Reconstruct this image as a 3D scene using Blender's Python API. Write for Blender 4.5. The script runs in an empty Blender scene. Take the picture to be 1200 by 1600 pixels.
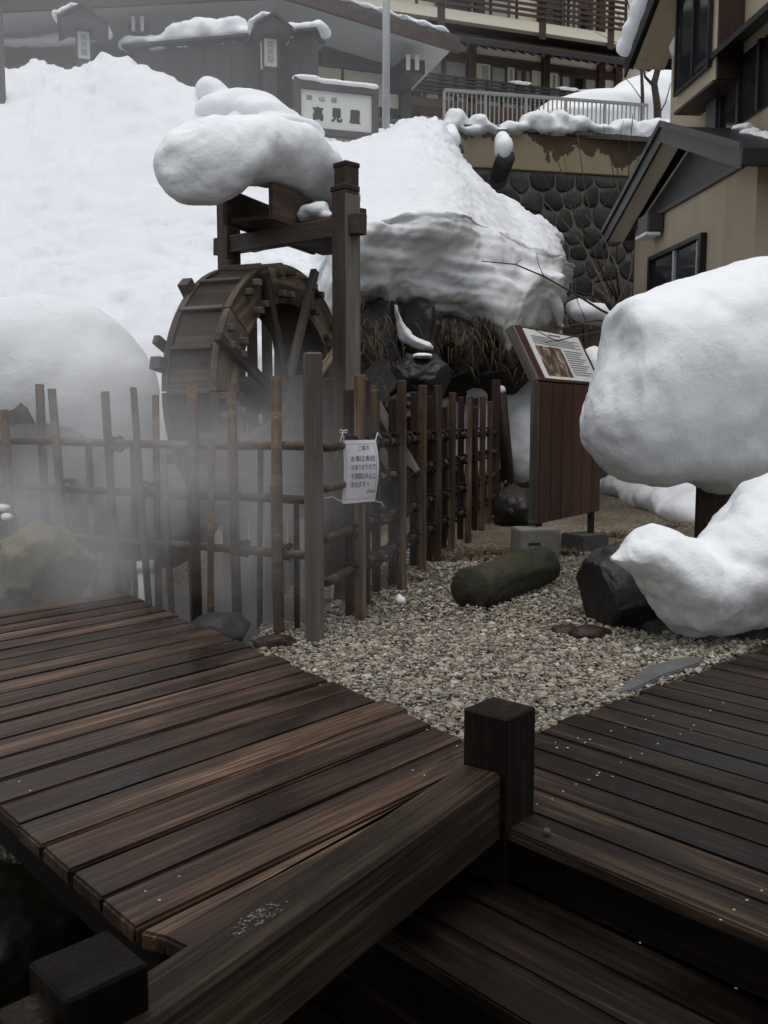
import bpy, bmesh, math, random
import numpy as np
from mathutils import Vector, Matrix, noise, Euler
R = math.radians
random.seed(7)
rng = np.random.default_rng(7)
S = bpy.context.scene
col = S.collection

# ------------------------------------------------------------------ camera, sky, sun, exposure
EYE = 1.1                       # metres above the gravel
PITCH = R(5.91)
FPX = 1400.0                    # focal length in the pixels of the 1200 x 1600 photograph
cd = bpy.data.cameras.new('camera'); cam = bpy.data.objects.new('camera', cd); col.objects.link(cam)
cam.location = (0, 0, EYE); cam.rotation_euler = (R(90) - PITCH, 0, 0)
cd.sensor_fit = 'VERTICAL'; cd.sensor_height = 36; cd.lens = 36 * FPX / 1600
cd.clip_start = 0.05; cd.clip_end = 1000
S.camera = cam
W = bpy.data.worlds.new('World'); S.world = W; W.use_nodes = True
wn = W.node_tree.nodes; wl = W.node_tree.links
sky = wn.new('ShaderNodeTexSky'); sky.sky_type = 'NISHITA'; sky.sun_disc = False
sky.sun_elevation = R(74); sky.sun_rotation = R(200); sky.air_density = 1.0; sky.dust_density = 3.0
hs = wn.new('ShaderNodeHueSaturation'); hs.inputs['Saturation'].default_value = 0.30
wl.new(sky.outputs[0], hs.inputs['Color']); wl.new(hs.outputs[0], wn['Background'].inputs[0])
wn['Background'].inputs[1].default_value = 0.11
sd = bpy.data.lights.new('sun', 'SUN'); so = bpy.data.objects.new('sun', sd); col.objects.link(so)
sd.energy = 0.8; sd.angle = R(60); sd.color = (1.0, 0.97, 0.93)
so.location = (-5, -5, 30); so.rotation_euler = (R(14), R(6), 0)
S.view_settings.view_transform = 'Standard'; S.view_settings.look = 'None'
S.view_settings.exposure = 0.42; S.view_settings.gamma = 1.0; S.view_settings.use_curve_mapping = False
S.render.engine = 'CYCLES'
S.cycles.use_denoising = True
S.cycles.max_bounces = 6; S.cycles.diffuse_bounces = 3; S.cycles.glossy_bounces = 2
S.cycles.volume_bounces = 2; S.cycles.transparent_max_bounces = 8
S.cycles.volume_step_rate = 3.0; S.cycles.volume_max_steps = 48
S.cycles.caustics_reflective = False; S.cycles.caustics_refractive = False

# ------------------------------------------------------------------ survey helpers: photograph pixel -> point on a known depth, height or wall plane
cp, sp = math.cos(PITCH), math.sin(PITCH)
def ray(px, py):
    a, b = (px - 600) / FPX, (800 - py) / FPX
    return Vector((a, cp + b * sp, -sp + b * cp))
def at(px, py, Y):
    d = ray(px, py); t = Y / d.y
    return Vector((d.x * t, Y, EYE + d.z * t))
def on(px, py, z=0.0):
    d = ray(px, py); t = (z - EYE) / d.z
    return Vector((d.x * t, d.y * t, z))
class Plane:
    """a vertical wall plane through p with horizontal direction u; n faces the viewer"""
    def __init__(s, p, u):
        s.p = Vector(p); s.u = Vector(u).normalized(); s.n = Vector((s.u.y, -s.u.x, 0))
        if s.n.y > 0: s.n = -s.n
        s.M = Matrix((( s.u.x, -s.n.x, 0, s.p.x), (s.u.y, -s.n.y, 0, s.p.y), (0, 0, 1, 0), (0, 0, 0, 1)))
    def uz(s, px, py, off=0):
        d = ray(px, py); o = Vector((0, 0, EYE)); p = s.p + s.n * off
        t = (p - o).dot(s.n) / d.dot(s.n); h = o + d * t
        return (h - s.p).dot(s.u), h.z

# ------------------------------------------------------------------ object helpers
WM = {}
def setp(o, parent, M):
    WM[o] = M
    if parent is not None:
        o.parent = parent; o.matrix_basis = WM[parent].inverted() @ M
    else:
        o.matrix_basis = M
def link(name, mesh, m, parent=None, M=None):
    o = bpy.data.objects.new(name, mesh); col.objects.link(o)
    if m is not None and not mesh.materials: mesh.materials.append(m)
    setp(o, parent, M if M is not None else Matrix())
    return o
def tag(o, label=None, cat=None, group=None, kind=None):
    if label: o['label'] = label
    if cat: o['category'] = cat
    if group: o['group'] = group
    if kind: o['kind'] = kind
    return o
def thing(name, loc, label, cat, group=None):
    o = bpy.data.objects.new(name, None); col.objects.link(o); o.empty_display_size = .1
    setp(o, None, Matrix.Translation(Vector(loc))); return tag(o, label, cat, group)
def mesh_of(name, v, f, smooth=False):
    me = bpy.data.meshes.new(name); me.from_pydata([tuple(p) for p in v], [], f); me.validate(); me.update()
    if smooth: me.polygons.foreach_set('use_smooth', [True] * len(me.polygons))
    return me
def wmesh(name, v, f, m, parent=None, smooth=False):
    """verts in world space; the object's origin goes to its base"""
    a = np.array([tuple(p) for p in v], float)
    c = Vector((a[:, 0].mean(), a[:, 1].mean(), a[:, 2].min()))
    return link(name, mesh_of(name, a - np.array(c), f, smooth), m, parent, Matrix.Translation(c))
_bx = {}
def boxmesh(l, w, h, bev=0.004, seg=1):
    k = (round(l, 3), round(w, 3), round(h, 3), bev)
    if k not in _bx or bev > 0.0045:
        bm = bmesh.new(); bmesh.ops.create_cube(bm, size=1)
        bmesh.ops.scale(bm, vec=(l, w, h), verts=bm.verts)
        b = min(bev, .3 * min(l, w, h))
        if b > 0: bmesh.ops.bevel(bm, geom=bm.edges[:], offset=b, segments=seg, affect='EDGES')
        me = bpy.data.meshes.new('box'); bm.to_mesh(me); bm.free(); _bx[k] = me
    return _bx[k]
def frame(x, up=Vector((0, 0, 1))):
    x = x.normalized(); up = Vector(up)
    if abs(x.dot(up)) > .98: up = Vector((0, 1, 0))
    y = up.cross(x).normalized(); z = x.cross(y)
    return Matrix((x, y, z)).transposed().to_4x4()
def bar(name, p0, p1, w, h, m, parent=None, up=(0, 0, 1), bev=0.004):
    p0, p1 = Vector(p0), Vector(p1); l = (p1 - p0).length
    me = boxmesh(l, w, h, bev)
    if me.materials and me.materials[0] != m: me = me.copy(); me.materials.clear()
    return link(name, me, m, parent, Matrix.Translation((p0 + p1) / 2) @ frame(p1 - p0, up))
def pbox(name, P, u0, u1, z0, z1, o0, o1, m, parent, bev=.004):
    """box on a wall plane: u and z ranges, o0..o1 metres out towards the viewer; long side is local x"""
    l, h, d = abs(u1 - u0), abs(z1 - z0), abs(o1 - o0)
    if h > l:
        me = boxmesh(h, d, l, bev); rot = Matrix.Rotation(-R(90), 4, 'Y')
    else:
        me = boxmesh(l, d, h, bev); rot = Matrix()
    if me.materials and me.materials[0] != m: me = me.copy(); me.materials.clear()
    return link(name, me, m, parent, P.M @ Matrix.Translation(((u0 + u1) / 2, -(o0 + o1) / 2, (z0 + z1) / 2)) @ rot)
def prism(name, poly, thick, m, parent, M, bev=.004):
    """flat polygon in local xy extruded down local z, bevelled"""
    bm = bmesh.new(); vs = [bm.verts.new((x, y, 0)) for x, y in poly]; f = bm.faces.new(vs)
    if f.normal.z < 0: f.normal_flip()
    bm.normal_update()
    if f.normal.z < 0: bmesh.ops.reverse_faces(bm, faces=[f])
    r = bmesh.ops.extrude_face_region(bm, geom=[f])
    bmesh.ops.translate(bm, vec=(0, 0, -thick), verts=[e for e in r['geom'] if isinstance(e, bmesh.types.BMVert)])
    bmesh.ops.recalc_face_normals(bm, faces=bm.faces)
    if bev: bmesh.ops.bevel(bm, geom=bm.edges[:], offset=bev, segments=2, affect='EDGES')
    me = bpy.data.meshes.new(name); bm.to_mesh(me); bm.free()
    return link(name, me, m, parent, M)
def tube_data(pts, rad, n=8, jit=0):
    pts = [Vector(p) for p in pts]; v = []; f = []
    rad = rad if hasattr(rad, '__len__') else [rad] * len(pts)
    for i, p in enumerate(pts):
        d = (pts[min(i + 1, len(pts) - 1)] - pts[max(i - 1, 0)])
        Mx = frame(d, (0, 0, 1) if abs(d.normalized().z) < .9 else (0, 1, 0)).to_3x3()
        for k in range(n):
            a = 2 * math.pi * k / n; q = rad[i] * (1 + random.uniform(-jit, jit))
            v.append(p + Mx @ Vector((0, math.cos(a) * q, math.sin(a) * q)))
    for i in range(len(pts) - 1):
        for k in range(n):
            f.append((i * n + k, i * n + (k + 1) % n, (i + 1) * n + (k + 1) % n, (i + 1) * n + k))
    f.append(tuple(range(n))[::-1]); f.append(tuple((len(pts) - 1) * n + k for k in range(n)))
    return v, f
def tube(name, pts, rad, m, parent=None, n=8, jit=0):
    v, f = tube_data(pts, rad, n, jit); return wmesh(name, v, f, m, parent, True)
def merge(parts):
    V = []; F = []
    for v, f in parts:
        o = len(V); V += list(v); F += [tuple(i + o for i in q) for q in f]
    return V, F
def eval_mesh(o):
    dg = bpy.context.evaluated_depsgraph_get(); me = bpy.data.meshes.new_from_object(o.evaluated_get(dg))
    return me
_ico = {}
def ico(sub):
    if sub not in _ico:
        bm = bmesh.new(); bmesh.ops.create_icosphere(bm, subdivisions=sub, radius=1)
        v = np.array([x.co[:] for x in bm.verts]); f = [tuple(q.index for q in p.verts) for p in bm.faces]; bm.free()
        _ico[sub] = (v, f)
    return _ico[sub]
def fbm(p, octs=3, seed=0.0):
    p = Vector(p) + Vector((seed * 7.3, seed * 3.1, seed * 5.7)); s = 0; a = 1
    for _ in range(octs):
        s += a * noise.noise(p); p = p * 2.03; a *= .5
    return s
def blob(name, ells, m, voxel=.05, smooth=8, amp=.03, freq=2.5, seed=0, parent=None, floor=None):
    """smooth union of ellipsoids (centre, radii[, rotz[, tilt]]) -> one lump with a noisy skin"""
    V = []; F = []
    for e in ells:
        c, r = Vector(e[0]), e[1]; rot = Euler((e[3] if len(e) > 3 else 0, 0, e[2] if len(e) > 2 else 0)).to_matrix()
        v, f = ico(3); o = len(V)
        V += [c + rot @ Vector((x * r[0], y * r[1], z * r[2])) for x, y, z in v]; F += [tuple(i + o for i in q) for q in f]
    tmp = bpy.data.objects.new('tmp', mesh_of('tmp', V, F)); col.objects.link(tmp)
    md = tmp.modifiers.new('r', 'REMESH'); md.mode = 'VOXEL'; md.voxel_size = voxel
    ms = tmp.modifiers.new('s', 'SMOOTH'); ms.factor = .5; ms.iterations = smooth
    me = eval_mesh(tmp); bpy.data.objects.remove(tmp)
    n = len(me.vertices); co = np.empty(n * 3); me.vertices.foreach_get('co', co); co = co.reshape(-1, 3)
    nr = np.empty(n * 3); me.vertices.foreach_get('normal', nr); nr = nr.reshape(-1, 3)
    for i in range(n):
        p = Vector(co[i]) * freq
        d = amp * (fbm(p, 2, seed) + .16 * fbm(p * 3.7, 2, seed + 3) + .05 * fbm(p * 11, 2, seed + 6))
        co[i] += nr[i] * d
    if floor is not None: co[:, 2] = np.maximum(co[:, 2], floor)
    c = Vector((co[:, 0].mean(), co[:, 1].mean(), co[:, 2].min()))
    me.vertices.foreach_set('co', (co - np.array(c)).ravel()); me.update()
    me.polygons.foreach_set('use_smooth', [True] * len(me.polygons)); me.materials.clear()
    return link(name, me, m, parent, Matrix.Translation(c))
def drift(name, st, m, depth_dir, ex=2.5, amp=.03, freq=2.2, seed=0, nu=110, nv=72, flat=0.0):
    """snow body lofted through upright sections: each station is (top point, bottom point, half depth along depth_dir)"""
    n = len(st); dd = Vector(depth_dir).normalized(); A = np.array([[*s[0], *s[1], s[2]] for s in st], float); G = []
    def cm(t):
        i = min(int(t), n - 2); f = t - i; p0, p1, p2, p3 = A[max(i - 1, 0)], A[i], A[i + 1], A[min(i + 2, n - 1)]
        return .5 * ((2 * p1) + (p2 - p0) * f + (2 * p0 - 5 * p1 + 4 * p2 - p3) * f * f + (3 * p1 - p0 - 3 * p2 + p3) * f ** 3)
    for u in range(nu):
        s = cm(u / (nu - 1) * (n - 1)); tp, bt, hd = Vector(s[:3]), Vector(s[3:6]), max(s[6], .004); c = (tp + bt) / 2; h = (tp - bt) / 2; rg = []
        for v in range(nv):
            a = 2 * math.pi * v / nv; ca, sa = math.cos(a), math.sin(a); x = math.copysign(abs(ca) ** (2 / ex), ca); y = math.copysign(abs(sa) ** (2 / ex), sa)
            if y < 0: y *= 1 - flat * (1 - abs(x) ** 2) * .0
            rg.append(np.array(c + h * y + dd * (hd * x * (1 - .18 * max(0, -y)))))
        G.append(rg)
    G = np.array(G); du = np.gradient(G, axis=0); dv = np.roll(G, -1, 1) - np.roll(G, 1, 1); nr = np.cross(du, dv); nr /= np.linalg.norm(nr, axis=2, keepdims=True) + 1e-9
    cen = G.reshape(-1, 3).mean(0)
    if ((G - cen) * nr).sum() < 0: nr = -nr
    for u in range(nu):
        e = min(1, u / 6, (nu - 1 - u) / 6)
        for v in range(nv):
            p = Vector(G[u, v]); q = p * freq
            d = amp * (fbm(q, 2, seed) + .30 * fbm(q * 3.1, 2, seed + 3) + .10 * fbm(q * 9, 2, seed + 6) + .035 * fbm(q * 24, 1, seed + 8))
            d -= amp * .9 * max(0, fbm(q * 1.9, 2, seed + 11) - .30)
            G[u, v] += nr[u, v] * d * e
    V = list(G.reshape(-1, 3)); F = [(u * nv + v, (u + 1) * nv + v, (u + 1) * nv + (v + 1) % nv, u * nv + (v + 1) % nv) for u in range(nu - 1) for v in range(nv)]
    F += [tuple(range(nv)), tuple((nu - 1) * nv + v for v in range(nv))[::-1]]
    return wmesh(name, V, F, m, None, True)
def rock(name, c, r, m, seed=0, rotz=0, amp=.24, cuts=9, sub=5, parent=None):
    v, f = ico(sub); rs = random.Random(seed); pl = []
    for _ in range(cuts):
        d = Vector((rs.gauss(0, 1), rs.gauss(0, 1), rs.gauss(0, .8))).normalized(); pl.append((d, rs.uniform(.62, .88)))
    out = []; rot = Matrix.Rotation(rotz, 3, 'Z')
    for p in v:
        p = Vector(p); q = p * (1 + amp * fbm(p * 1.4, 3, seed) + .05 * fbm(p * 6, 2, seed + 1))
        for d, k in pl:
            e = q.dot(d) - k
            if e > 0: q -= d * e * .94
        q += p * (.030 * fbm(p * 11, 3, seed + 2) + .03 * abs(fbm(p * 4.5, 2, seed + 5)))
        out.append(rot @ Vector((q.x * r[0], q.y * r[1], q.z * r[2])) + Vector(c))
    return wmesh(name, out, f, m, parent, True)

# ------------------------------------------------------------------ materials
class N:
    def __init__(s, name):
        s.m = bpy.data.materials.new(name); s.m.use_nodes = True; s.t = s.m.node_tree; s.n = s.t.nodes
        s.b = s.n['Principled BSDF']; s.tc = s.n.new('ShaderNodeTexCoord')
        s.b.inputs['Specular IOR Level'].default_value = .35
    def set(s, node, k, v):
        if hasattr(v, 'is_output') or isinstance(v, bpy.types.NodeSocket): s.t.links.new(v, node.inputs[k])
        else: node.inputs[k].default_value = v
    def co(s, scale=(1, 1, 1), which='Object', rnd=True):
        mp = s.n.new('ShaderNodeMapping'); s.t.links.new(s.tc.outputs[which], mp.inputs[0]); mp.inputs['Scale'].default_value = scale
        if rnd:
            oi = s.n.new('ShaderNodeObjectInfo'); k = s.math('MULTIPLY', oi.outputs['Random'], 57.0)
            cx = s.n.new('ShaderNodeCombineXYZ')
            for a in 'XYZ': s.t.links.new(k, cx.inputs[a])
            s.t.links.new(cx.outputs[0], mp.inputs['Location'])
        return mp.outputs[0]
    def rnd(s): return s.n.new('ShaderNodeObjectInfo').outputs['Random']
    def noise(s, vec, scale=5, detail=4, rough=.55, dist=0):
        n = s.n.new('ShaderNodeTexNoise'); s.t.links.new(vec, n.inputs['Vector'])
        n.inputs['Scale'].default_value = scale; n.inputs['Detail'].default_value = detail
        n.inputs['Roughness'].default_value = rough; n.inputs['Distortion'].default_value = dist
        return n.outputs[0]
    def wave(s, vec, scale, dist=3, detail=3, dscale=1.5, direction='Y'):
        n = s.n.new('ShaderNodeTexWave'); n.bands_direction = direction; s.t.links.new(vec, n.inputs['Vector'])
        n.inputs['Scale'].default_value = scale; n.inputs['Distortion'].default_value = dist
        n.inputs['Detail'].default_value = detail; n.inputs['Detail Scale'].default_value = dscale
        return n.outputs['Fac']
    def ramp(s, fac, stops, interp='LINEAR'):
        n = s.n.new('ShaderNodeValToRGB'); s.t.links.new(fac, n.inputs[0]); e = n.color_ramp.elements; n.color_ramp.interpolation = interp
        while len(e) < len(stops): e.new(.5)
        for k, (p, c) in enumerate(stops):
            e[k].position = p; e[k].color = (c, c, c, 1) if not hasattr(c, '__len__') else (*c, 1)
        return n.outputs[0]
    def mix(s, fac, a, b, mode='MIX'):
        n = s.n.new('ShaderNodeMix'); n.data_type = 'RGBA'; n.blend_type = mode
        for k, v in ((0, fac), (6, a), (7, b)):
            if isinstance(v, bpy.types.NodeSocket): s.t.links.new(v, n.inputs[k])
            else: n.inputs[k].default_value = v if k == 0 else (*v, 1)
        return n.outputs[2]
    def math(s, op, a, b=0.0, clamp=False):
        n = s.n.new('ShaderNodeMath'); n.operation = op; n.use_clamp = clamp
        for k, v in ((0, a), (1, b)):
            if isinstance(v, bpy.types.NodeSocket): s.t.links.new(v, n.inputs[k])
            else: n.inputs[k].default_value = v
        return n.outputs[0]
    def bump(s, h, strength=.4, dist=.01):
        n = s.n.new('ShaderNodeBump'); n.inputs['Strength'].default_value = strength; n.inputs['Distance'].default_value = dist
        s.t.links.new(h, n.inputs['Height']); s.t.links.new(n.outputs[0], s.b.inputs['Normal'])
    def out(s, color=None, rough=None):
        if color is not None: s.set(s.b, 'Base Color', color if isinstance(color, bpy.types.NodeSocket) else (*color, 1))
        if rough is not None: s.set(s.b, 'Roughness', rough)
        return s.m
def plain(name, c, rough=.6, var=.25, scale=6, bump=.15):
    k = N(name); n = k.noise(k.co(), scale, 5, .6)
    k.bump(k.noise(k.co(), scale * 9, 3), bump, .004)
    return k.out(k.mix(n, tuple(x * (1 - var) for x in c), tuple(min(1, x * (1 + var)) for x in c)), rough)
def wood(name, dark, mid, light, wet=.5, rough=(.35, .7), fine=1.0, spec=.35):
    k = N(name); k.b.inputs['Specular IOR Level'].default_value = spec
    g = k.noise(k.co((1.3, 26 * fine, 26 * fine)), 1.0, 7, .62, .5)
    fs = k.noise(k.co((4.0, 150 * fine, 150 * fine)), 1.0, 3, .6, .2)
    kn = k.noise(k.co((2.2, 9, 9)), 1.0, 2, .5, 1.2)
    rings = k.wave(k.co((.22, 2.6 * fine, 2.6 * fine)), 4.0, 11, 3, .8)
    st = k.noise(k.co((1.6, 4.5, 4.5)), 1.0, 4, .6, .4)
    rnd = k.rnd()
    c = k.ramp(k.math('ADD', k.math('MULTIPLY', g, .62), k.math('MULTIPLY', k.noise(k.co((.5, 7 * fine, 7 * fine)), 1.0, 3, .5, .8), .38)), [(.36, dark), (.52, mid), (.66, light)])
    c = k.mix(k.math('MULTIPLY', rings, .35), c, dark, 'MIX')
    c = k.mix(k.ramp(fs, [(.42, .55), (.60, 0.0)]), c, dark)
    c = k.mix(k.ramp(kn, [(.70, 0.0), (.78, .8)]), c, dark)
    wetm = k.ramp(st, [(.36, 1.0), (.60, 0.0)])
    c = k.mix(k.math('MULTIPLY', wetm, wet), c, tuple(x * .55 for x in dark))
    v = k.math('MULTIPLY_ADD', rnd, .6); v.node.inputs[2].default_value = .68
    cc = k.n.new('ShaderNodeCombineColor')
    for a in range(3): k.t.links.new(v, cc.inputs[a])
    c = k.mix(1.0, c, cc.outputs[0], 'MULTIPLY')
    r = k.ramp(st, [(.38, rough[0]), (.62, rough[1])])
    h = k.math('ADD', k.math('MULTIPLY', g, .7), k.math('ADD', k.math('MULTIPLY', rings, .18), k.math('MULTIPLY', fs, .35))); k.bump(h, .5, .005)
    return k.out(c, r)
def rockmat(name, dark, light, moss=None, mossamt=.5, scale=4, rough=.75, vary=False):
    k = N(name); n1 = k.noise(k.co(), scale, 8, .65, .3); n2 = k.noise(k.co(), scale * 7, 4)
    c = k.ramp(n1, [(.32, dark), (.7, light)]); c = k.mix(k.math('MULTIPLY', n2, .5), c, dark)
    if moss:
        n3 = k.noise(k.co(), scale * 1.3, 5, .6); c = k.mix(k.ramp(n3, [(.62 - mossamt * .3, 0.0), (.7 - mossamt * .15, 1.0)]), c, moss)
    if vary:
        v = k.math('MULTIPLY_ADD', k.rnd(), 1.5); v.node.inputs[2].default_value = .45; cc = k.n.new('ShaderNodeCombineColor')
        for a in range(3): k.t.links.new(v, cc.inputs[a])
        c = k.mix(1.0, c, cc.outputs[0], 'MULTIPLY')
    k.bump(k.math('ADD', n1, k.math('MULTIPLY', n2, .4)), .7, .03)
    return k.out(c, rough)
def snowmat(name, strata=0.0, grey=(.60, .61, .60)):
    k = N(name); geo = k.n.new('ShaderNodeNewGeometry')
    n1 = k.noise(geo.outputs['Position'], 1.3, 5, .6); n2 = k.noise(geo.outputs['Position'], 45, 3, .6); n3 = k.noise(geo.outputs['Position'], 9, 5, .6)
    c = k.mix(n1, (.67, .70, .74), (.78, .805, .83)) if strata else k.mix(n1, (.77, .80, .835), (.84, .865, .885))
    if strata:
        mp = k.n.new('ShaderNodeMapping'); k.t.links.new(geo.outputs['Position'], mp.inputs[0]); mp.inputs['Scale'].default_value = (.35, .35, 3.2)
        s = k.noise(mp.outputs[0], 2.2, 6, .6, .6)
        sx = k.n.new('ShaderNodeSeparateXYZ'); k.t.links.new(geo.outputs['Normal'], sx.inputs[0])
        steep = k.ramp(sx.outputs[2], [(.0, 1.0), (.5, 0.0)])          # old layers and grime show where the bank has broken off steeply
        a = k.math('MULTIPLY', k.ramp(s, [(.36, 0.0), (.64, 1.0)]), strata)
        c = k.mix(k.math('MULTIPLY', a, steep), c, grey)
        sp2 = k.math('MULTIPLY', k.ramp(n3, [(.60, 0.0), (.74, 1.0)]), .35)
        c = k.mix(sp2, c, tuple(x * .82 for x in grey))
    h = k.math('ADD', k.math('ADD', k.math('MULTIPLY', n3, .8), k.math('MULTIPLY', n2, .22)), k.math('MULTIPLY', k.noise(geo.outputs['Position'], 150, 2, .6), .05)); k.bump(h, .42, .03)
    k.b.inputs['Specular IOR Level'].default_value = .2
    return k.out(c, .75)
M = {}
M['deck'] = wood('deck_wood', (.018, .010, .007), (.115, .064, .042), (.36, .215, .132), .85, (.24, .52), spec=.36)
M['deckdark'] = wood('wet_dark_wood', (.012, .0075, .0055), (.045, .029, .021), (.20, .135, .085), .85, (.36, .62), spec=.22)
M['beam'] = wood('beam_wood', (.024, .016, .010), (.125, .088, .058), (.36, .275, .19), .65, (.4, .65), 1.8, spec=.2)
M['post'] = wood('dark_post_wood', (.005, .0033, .0026), (.018, .0105, .0075), (.06, .034, .021), .6, (.5, .75), 1.6, .2)
M['oldwood'] = wood('weathered_wood', (.058, .049, .041), (.13, .112, .096), (.25, .215, .185), .35, (.55, .8))
M['palewood'] = wood('pale_weathered_wood', (.14, .12, .10), (.24, .21, .18), (.36, .32, .28), .2, (.6, .8))
M['frame'] = wood('frame_timber', (.028, .018, .014), (.075, .048, .035), (.16, .11, .076), .4, (.5, .75))
M['wheel'] = wood('wheel_timber', (.018, .012, .008), (.058, .040, .027), (.14, .10, .068), .6, (.5, .8))
M['rim'] = wood('wheel_ring_timber', (.035, .024, .015), (.22, .158, .10), (.42, .33, .23), .75, (.5, .8))
M['slat'] = wood('fence_slat_wood', (.036, .021, .013), (.17, .112, .07), (.40, .29, .19), .7, (.45, .7), spec=.2)
M['slatdark'] = wood('fence_dark_wood', (.018, .009, .006), (.040, .020, .013), (.09, .05, .03), .5, (.4, .7))
M['redwood'] = wood('red_stained_wood', (.045, .014, .009), (.075, .024, .015), (.105, .038, .024), .35, (.4, .6), .6)
M['brown'] = wood('brown_painted_timber', (.040, .021, .014), (.080, .043, .029), (.12, .068, .046), .2, (.5, .7))
M['blackwood'] = plain('black_painted_timber', (.020, .018, .019), .5, .3)
M['housetrim'] = plain('black_house_trim', (.013, .013, .016), .4, .2)
M['trimgrey'] = plain('grey_fascia', (.055, .05, .052), .45, .2)
M['snow'] = snowmat('snow')
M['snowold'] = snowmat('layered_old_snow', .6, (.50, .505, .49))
M['rockdark'] = rockmat('dark_wet_rock', (.010, .009, .009), (.050, .044, .042), None, 0, 3, .5)
M['rockmoss'] = rockmat('mossy_rock', (.055, .050, .040), (.20, .185, .14), (.17, .155, .095), .30, 3)
M['logstone'] = rockmat('moss_grown_stone', (.018, .017, .012), (.060, .055, .038), (.036, .036, .014), .6, 5, .85)
M['redrock'] = rockmat('reddish_wet_rock', (.018, .009, .007), (.06, .03, .022), None, 0, 6, .45)
M['wallstone'] = rockmat('wall_stone', (.010, .010, .011), (.043, .038, .035), (.028, .031, .016), .22, 3.2, .7, True)
M['mortar'] = rockmat('wall_mortar', (.075, .070, .06), (.15, .14, .118), None, 0, 2.5, .85)
M['concrete'] = rockmat('concrete', (.16, .155, .14), (.27, .26, .235), None, 0, 3, .8)
M['concdark'] = rockmat('wet_concrete', (.05, .05, .048), (.105, .103, .098), None, 0, 2, .7)
M['stoneflat'] = rockmat('flat_kerb_stone', (.085, .088, .088), (.15, .155, .155), None, 0, 4, .55)
k = N('tan_stucco'); a_ = k.noise(k.co((1, 1, 1)), 1.1, 6, .65); b_ = k.noise(k.co((4, 4, .35)), 1.0, 5, .6)
c = k.mix(a_, (.37, .305, .215), (.48, .405, .295)); c = k.mix(k.ramp(b_, [(.52, 0.0), (.75, .55)]), c, (.27, .225, .165))
k.bump(k.noise(k.co(), 70, 4, .7), .5, .008); M['stucco'] = k.out(c, .9)
M['cream'] = plain('cream_plaster', (.70, .655, .53), .85, .06, 2, .1)
M['soffit'] = plain('pale_soffit', (.42, .42, .42), .8, .05, 2, .1)
M['wallgrey'] = plain('dark_plank_wall', (.060, .054, .056), .8, .2, 1.5, .1)
M['whitepaint'] = plain('white_paint', (.72, .73, .74), .6, .03, 3, .05)
M['paper'] = plain('notice_paper', (.60, .60, .66), .7, .03, 3, .02)
M['panelwhite'] = plain('printed_panel_white', (.66, .67, .66), .4, .03, 3, .02)
M['ink'] = plain('black_ink', (.03, .03, .032), .6, .1, 5, 0)
M['inksoft'] = plain('grey_ink', (.17, .175, .18), .6, .1, 5, 0)
M['signpaint'] = plain('sign_board_white', (.60, .61, .58), .6, .04, 2, .05)
M['steel'] = plain('galvanised_steel', (.36, .38, .40), .45, .08, 2, .05)
M['railpaint'] = plain('grey_rail_paint', (.27, .265, .25), .5, .1, 2, .05)
M['metalroof'] = plain('roof_sheet', (.07, .07, .075), .5, .15, 1, .05)
M['screw'] = plain('bright_screw_heads', (.62, .62, .62), .35, .1, 3, 0)
M['string'] = plain('white_string', (.62, .62, .60), .8, .05, 5, .05)
M['rope'] = plain('black_palm_rope', (.012, .008, .007), .9, .3, 30, .3)
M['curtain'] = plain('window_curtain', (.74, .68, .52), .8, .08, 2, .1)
M['bark'] = rockmat('bark', (.035, .026, .022), (.11, .09, .075), None, 0, 12, .9)
M['grass'] = plain('dry_grass', (.115, .076, .040), .8, .6, 2, 0)
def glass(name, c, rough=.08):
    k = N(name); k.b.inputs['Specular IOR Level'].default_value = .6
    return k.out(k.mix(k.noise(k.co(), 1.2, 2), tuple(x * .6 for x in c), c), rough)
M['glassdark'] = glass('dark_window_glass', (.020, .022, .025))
M['glassreflection'] = glass('painted_reflection_glass', (.50, .51, .48), .15)  # pale base colour stands in for sky reflections, and blinds, in the panes
k = N('water'); k.bump(k.noise(k.co(), 7, 4), .3, .02); M['water'] = k.out((.010, .012, .012), .12)
# plaster wall with peeled, stained brown patches hanging from its top
k = N('peeling_plaster'); n1 = k.noise(k.co((1, 1, .7), rnd=False), .9, 5, .62, .2)
sx = k.n.new('ShaderNodeSeparateXYZ'); k.t.links.new(k.tc.outputs['Object'], sx.inputs[0])
hz = k.math('MULTIPLY_ADD', sx.outputs[2], .42); hz.node.inputs[2].default_value = -.02
pe = k.ramp(k.math('ADD', n1, hz), [(.53, 0.0), (.542, 1.0)])
c = k.mix(k.noise(k.co(), 3, 6), (.20, .165, .10), (.27, .225, .14)); br = k.mix(k.noise(k.co(), 5, 6), (.035, .026, .012), (.075, .052, .028))
k.bump(k.noise(k.co(), 20, 4), .3, .01); M['plaster'] = k.out(k.mix(pe, c, br), .85)
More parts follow.
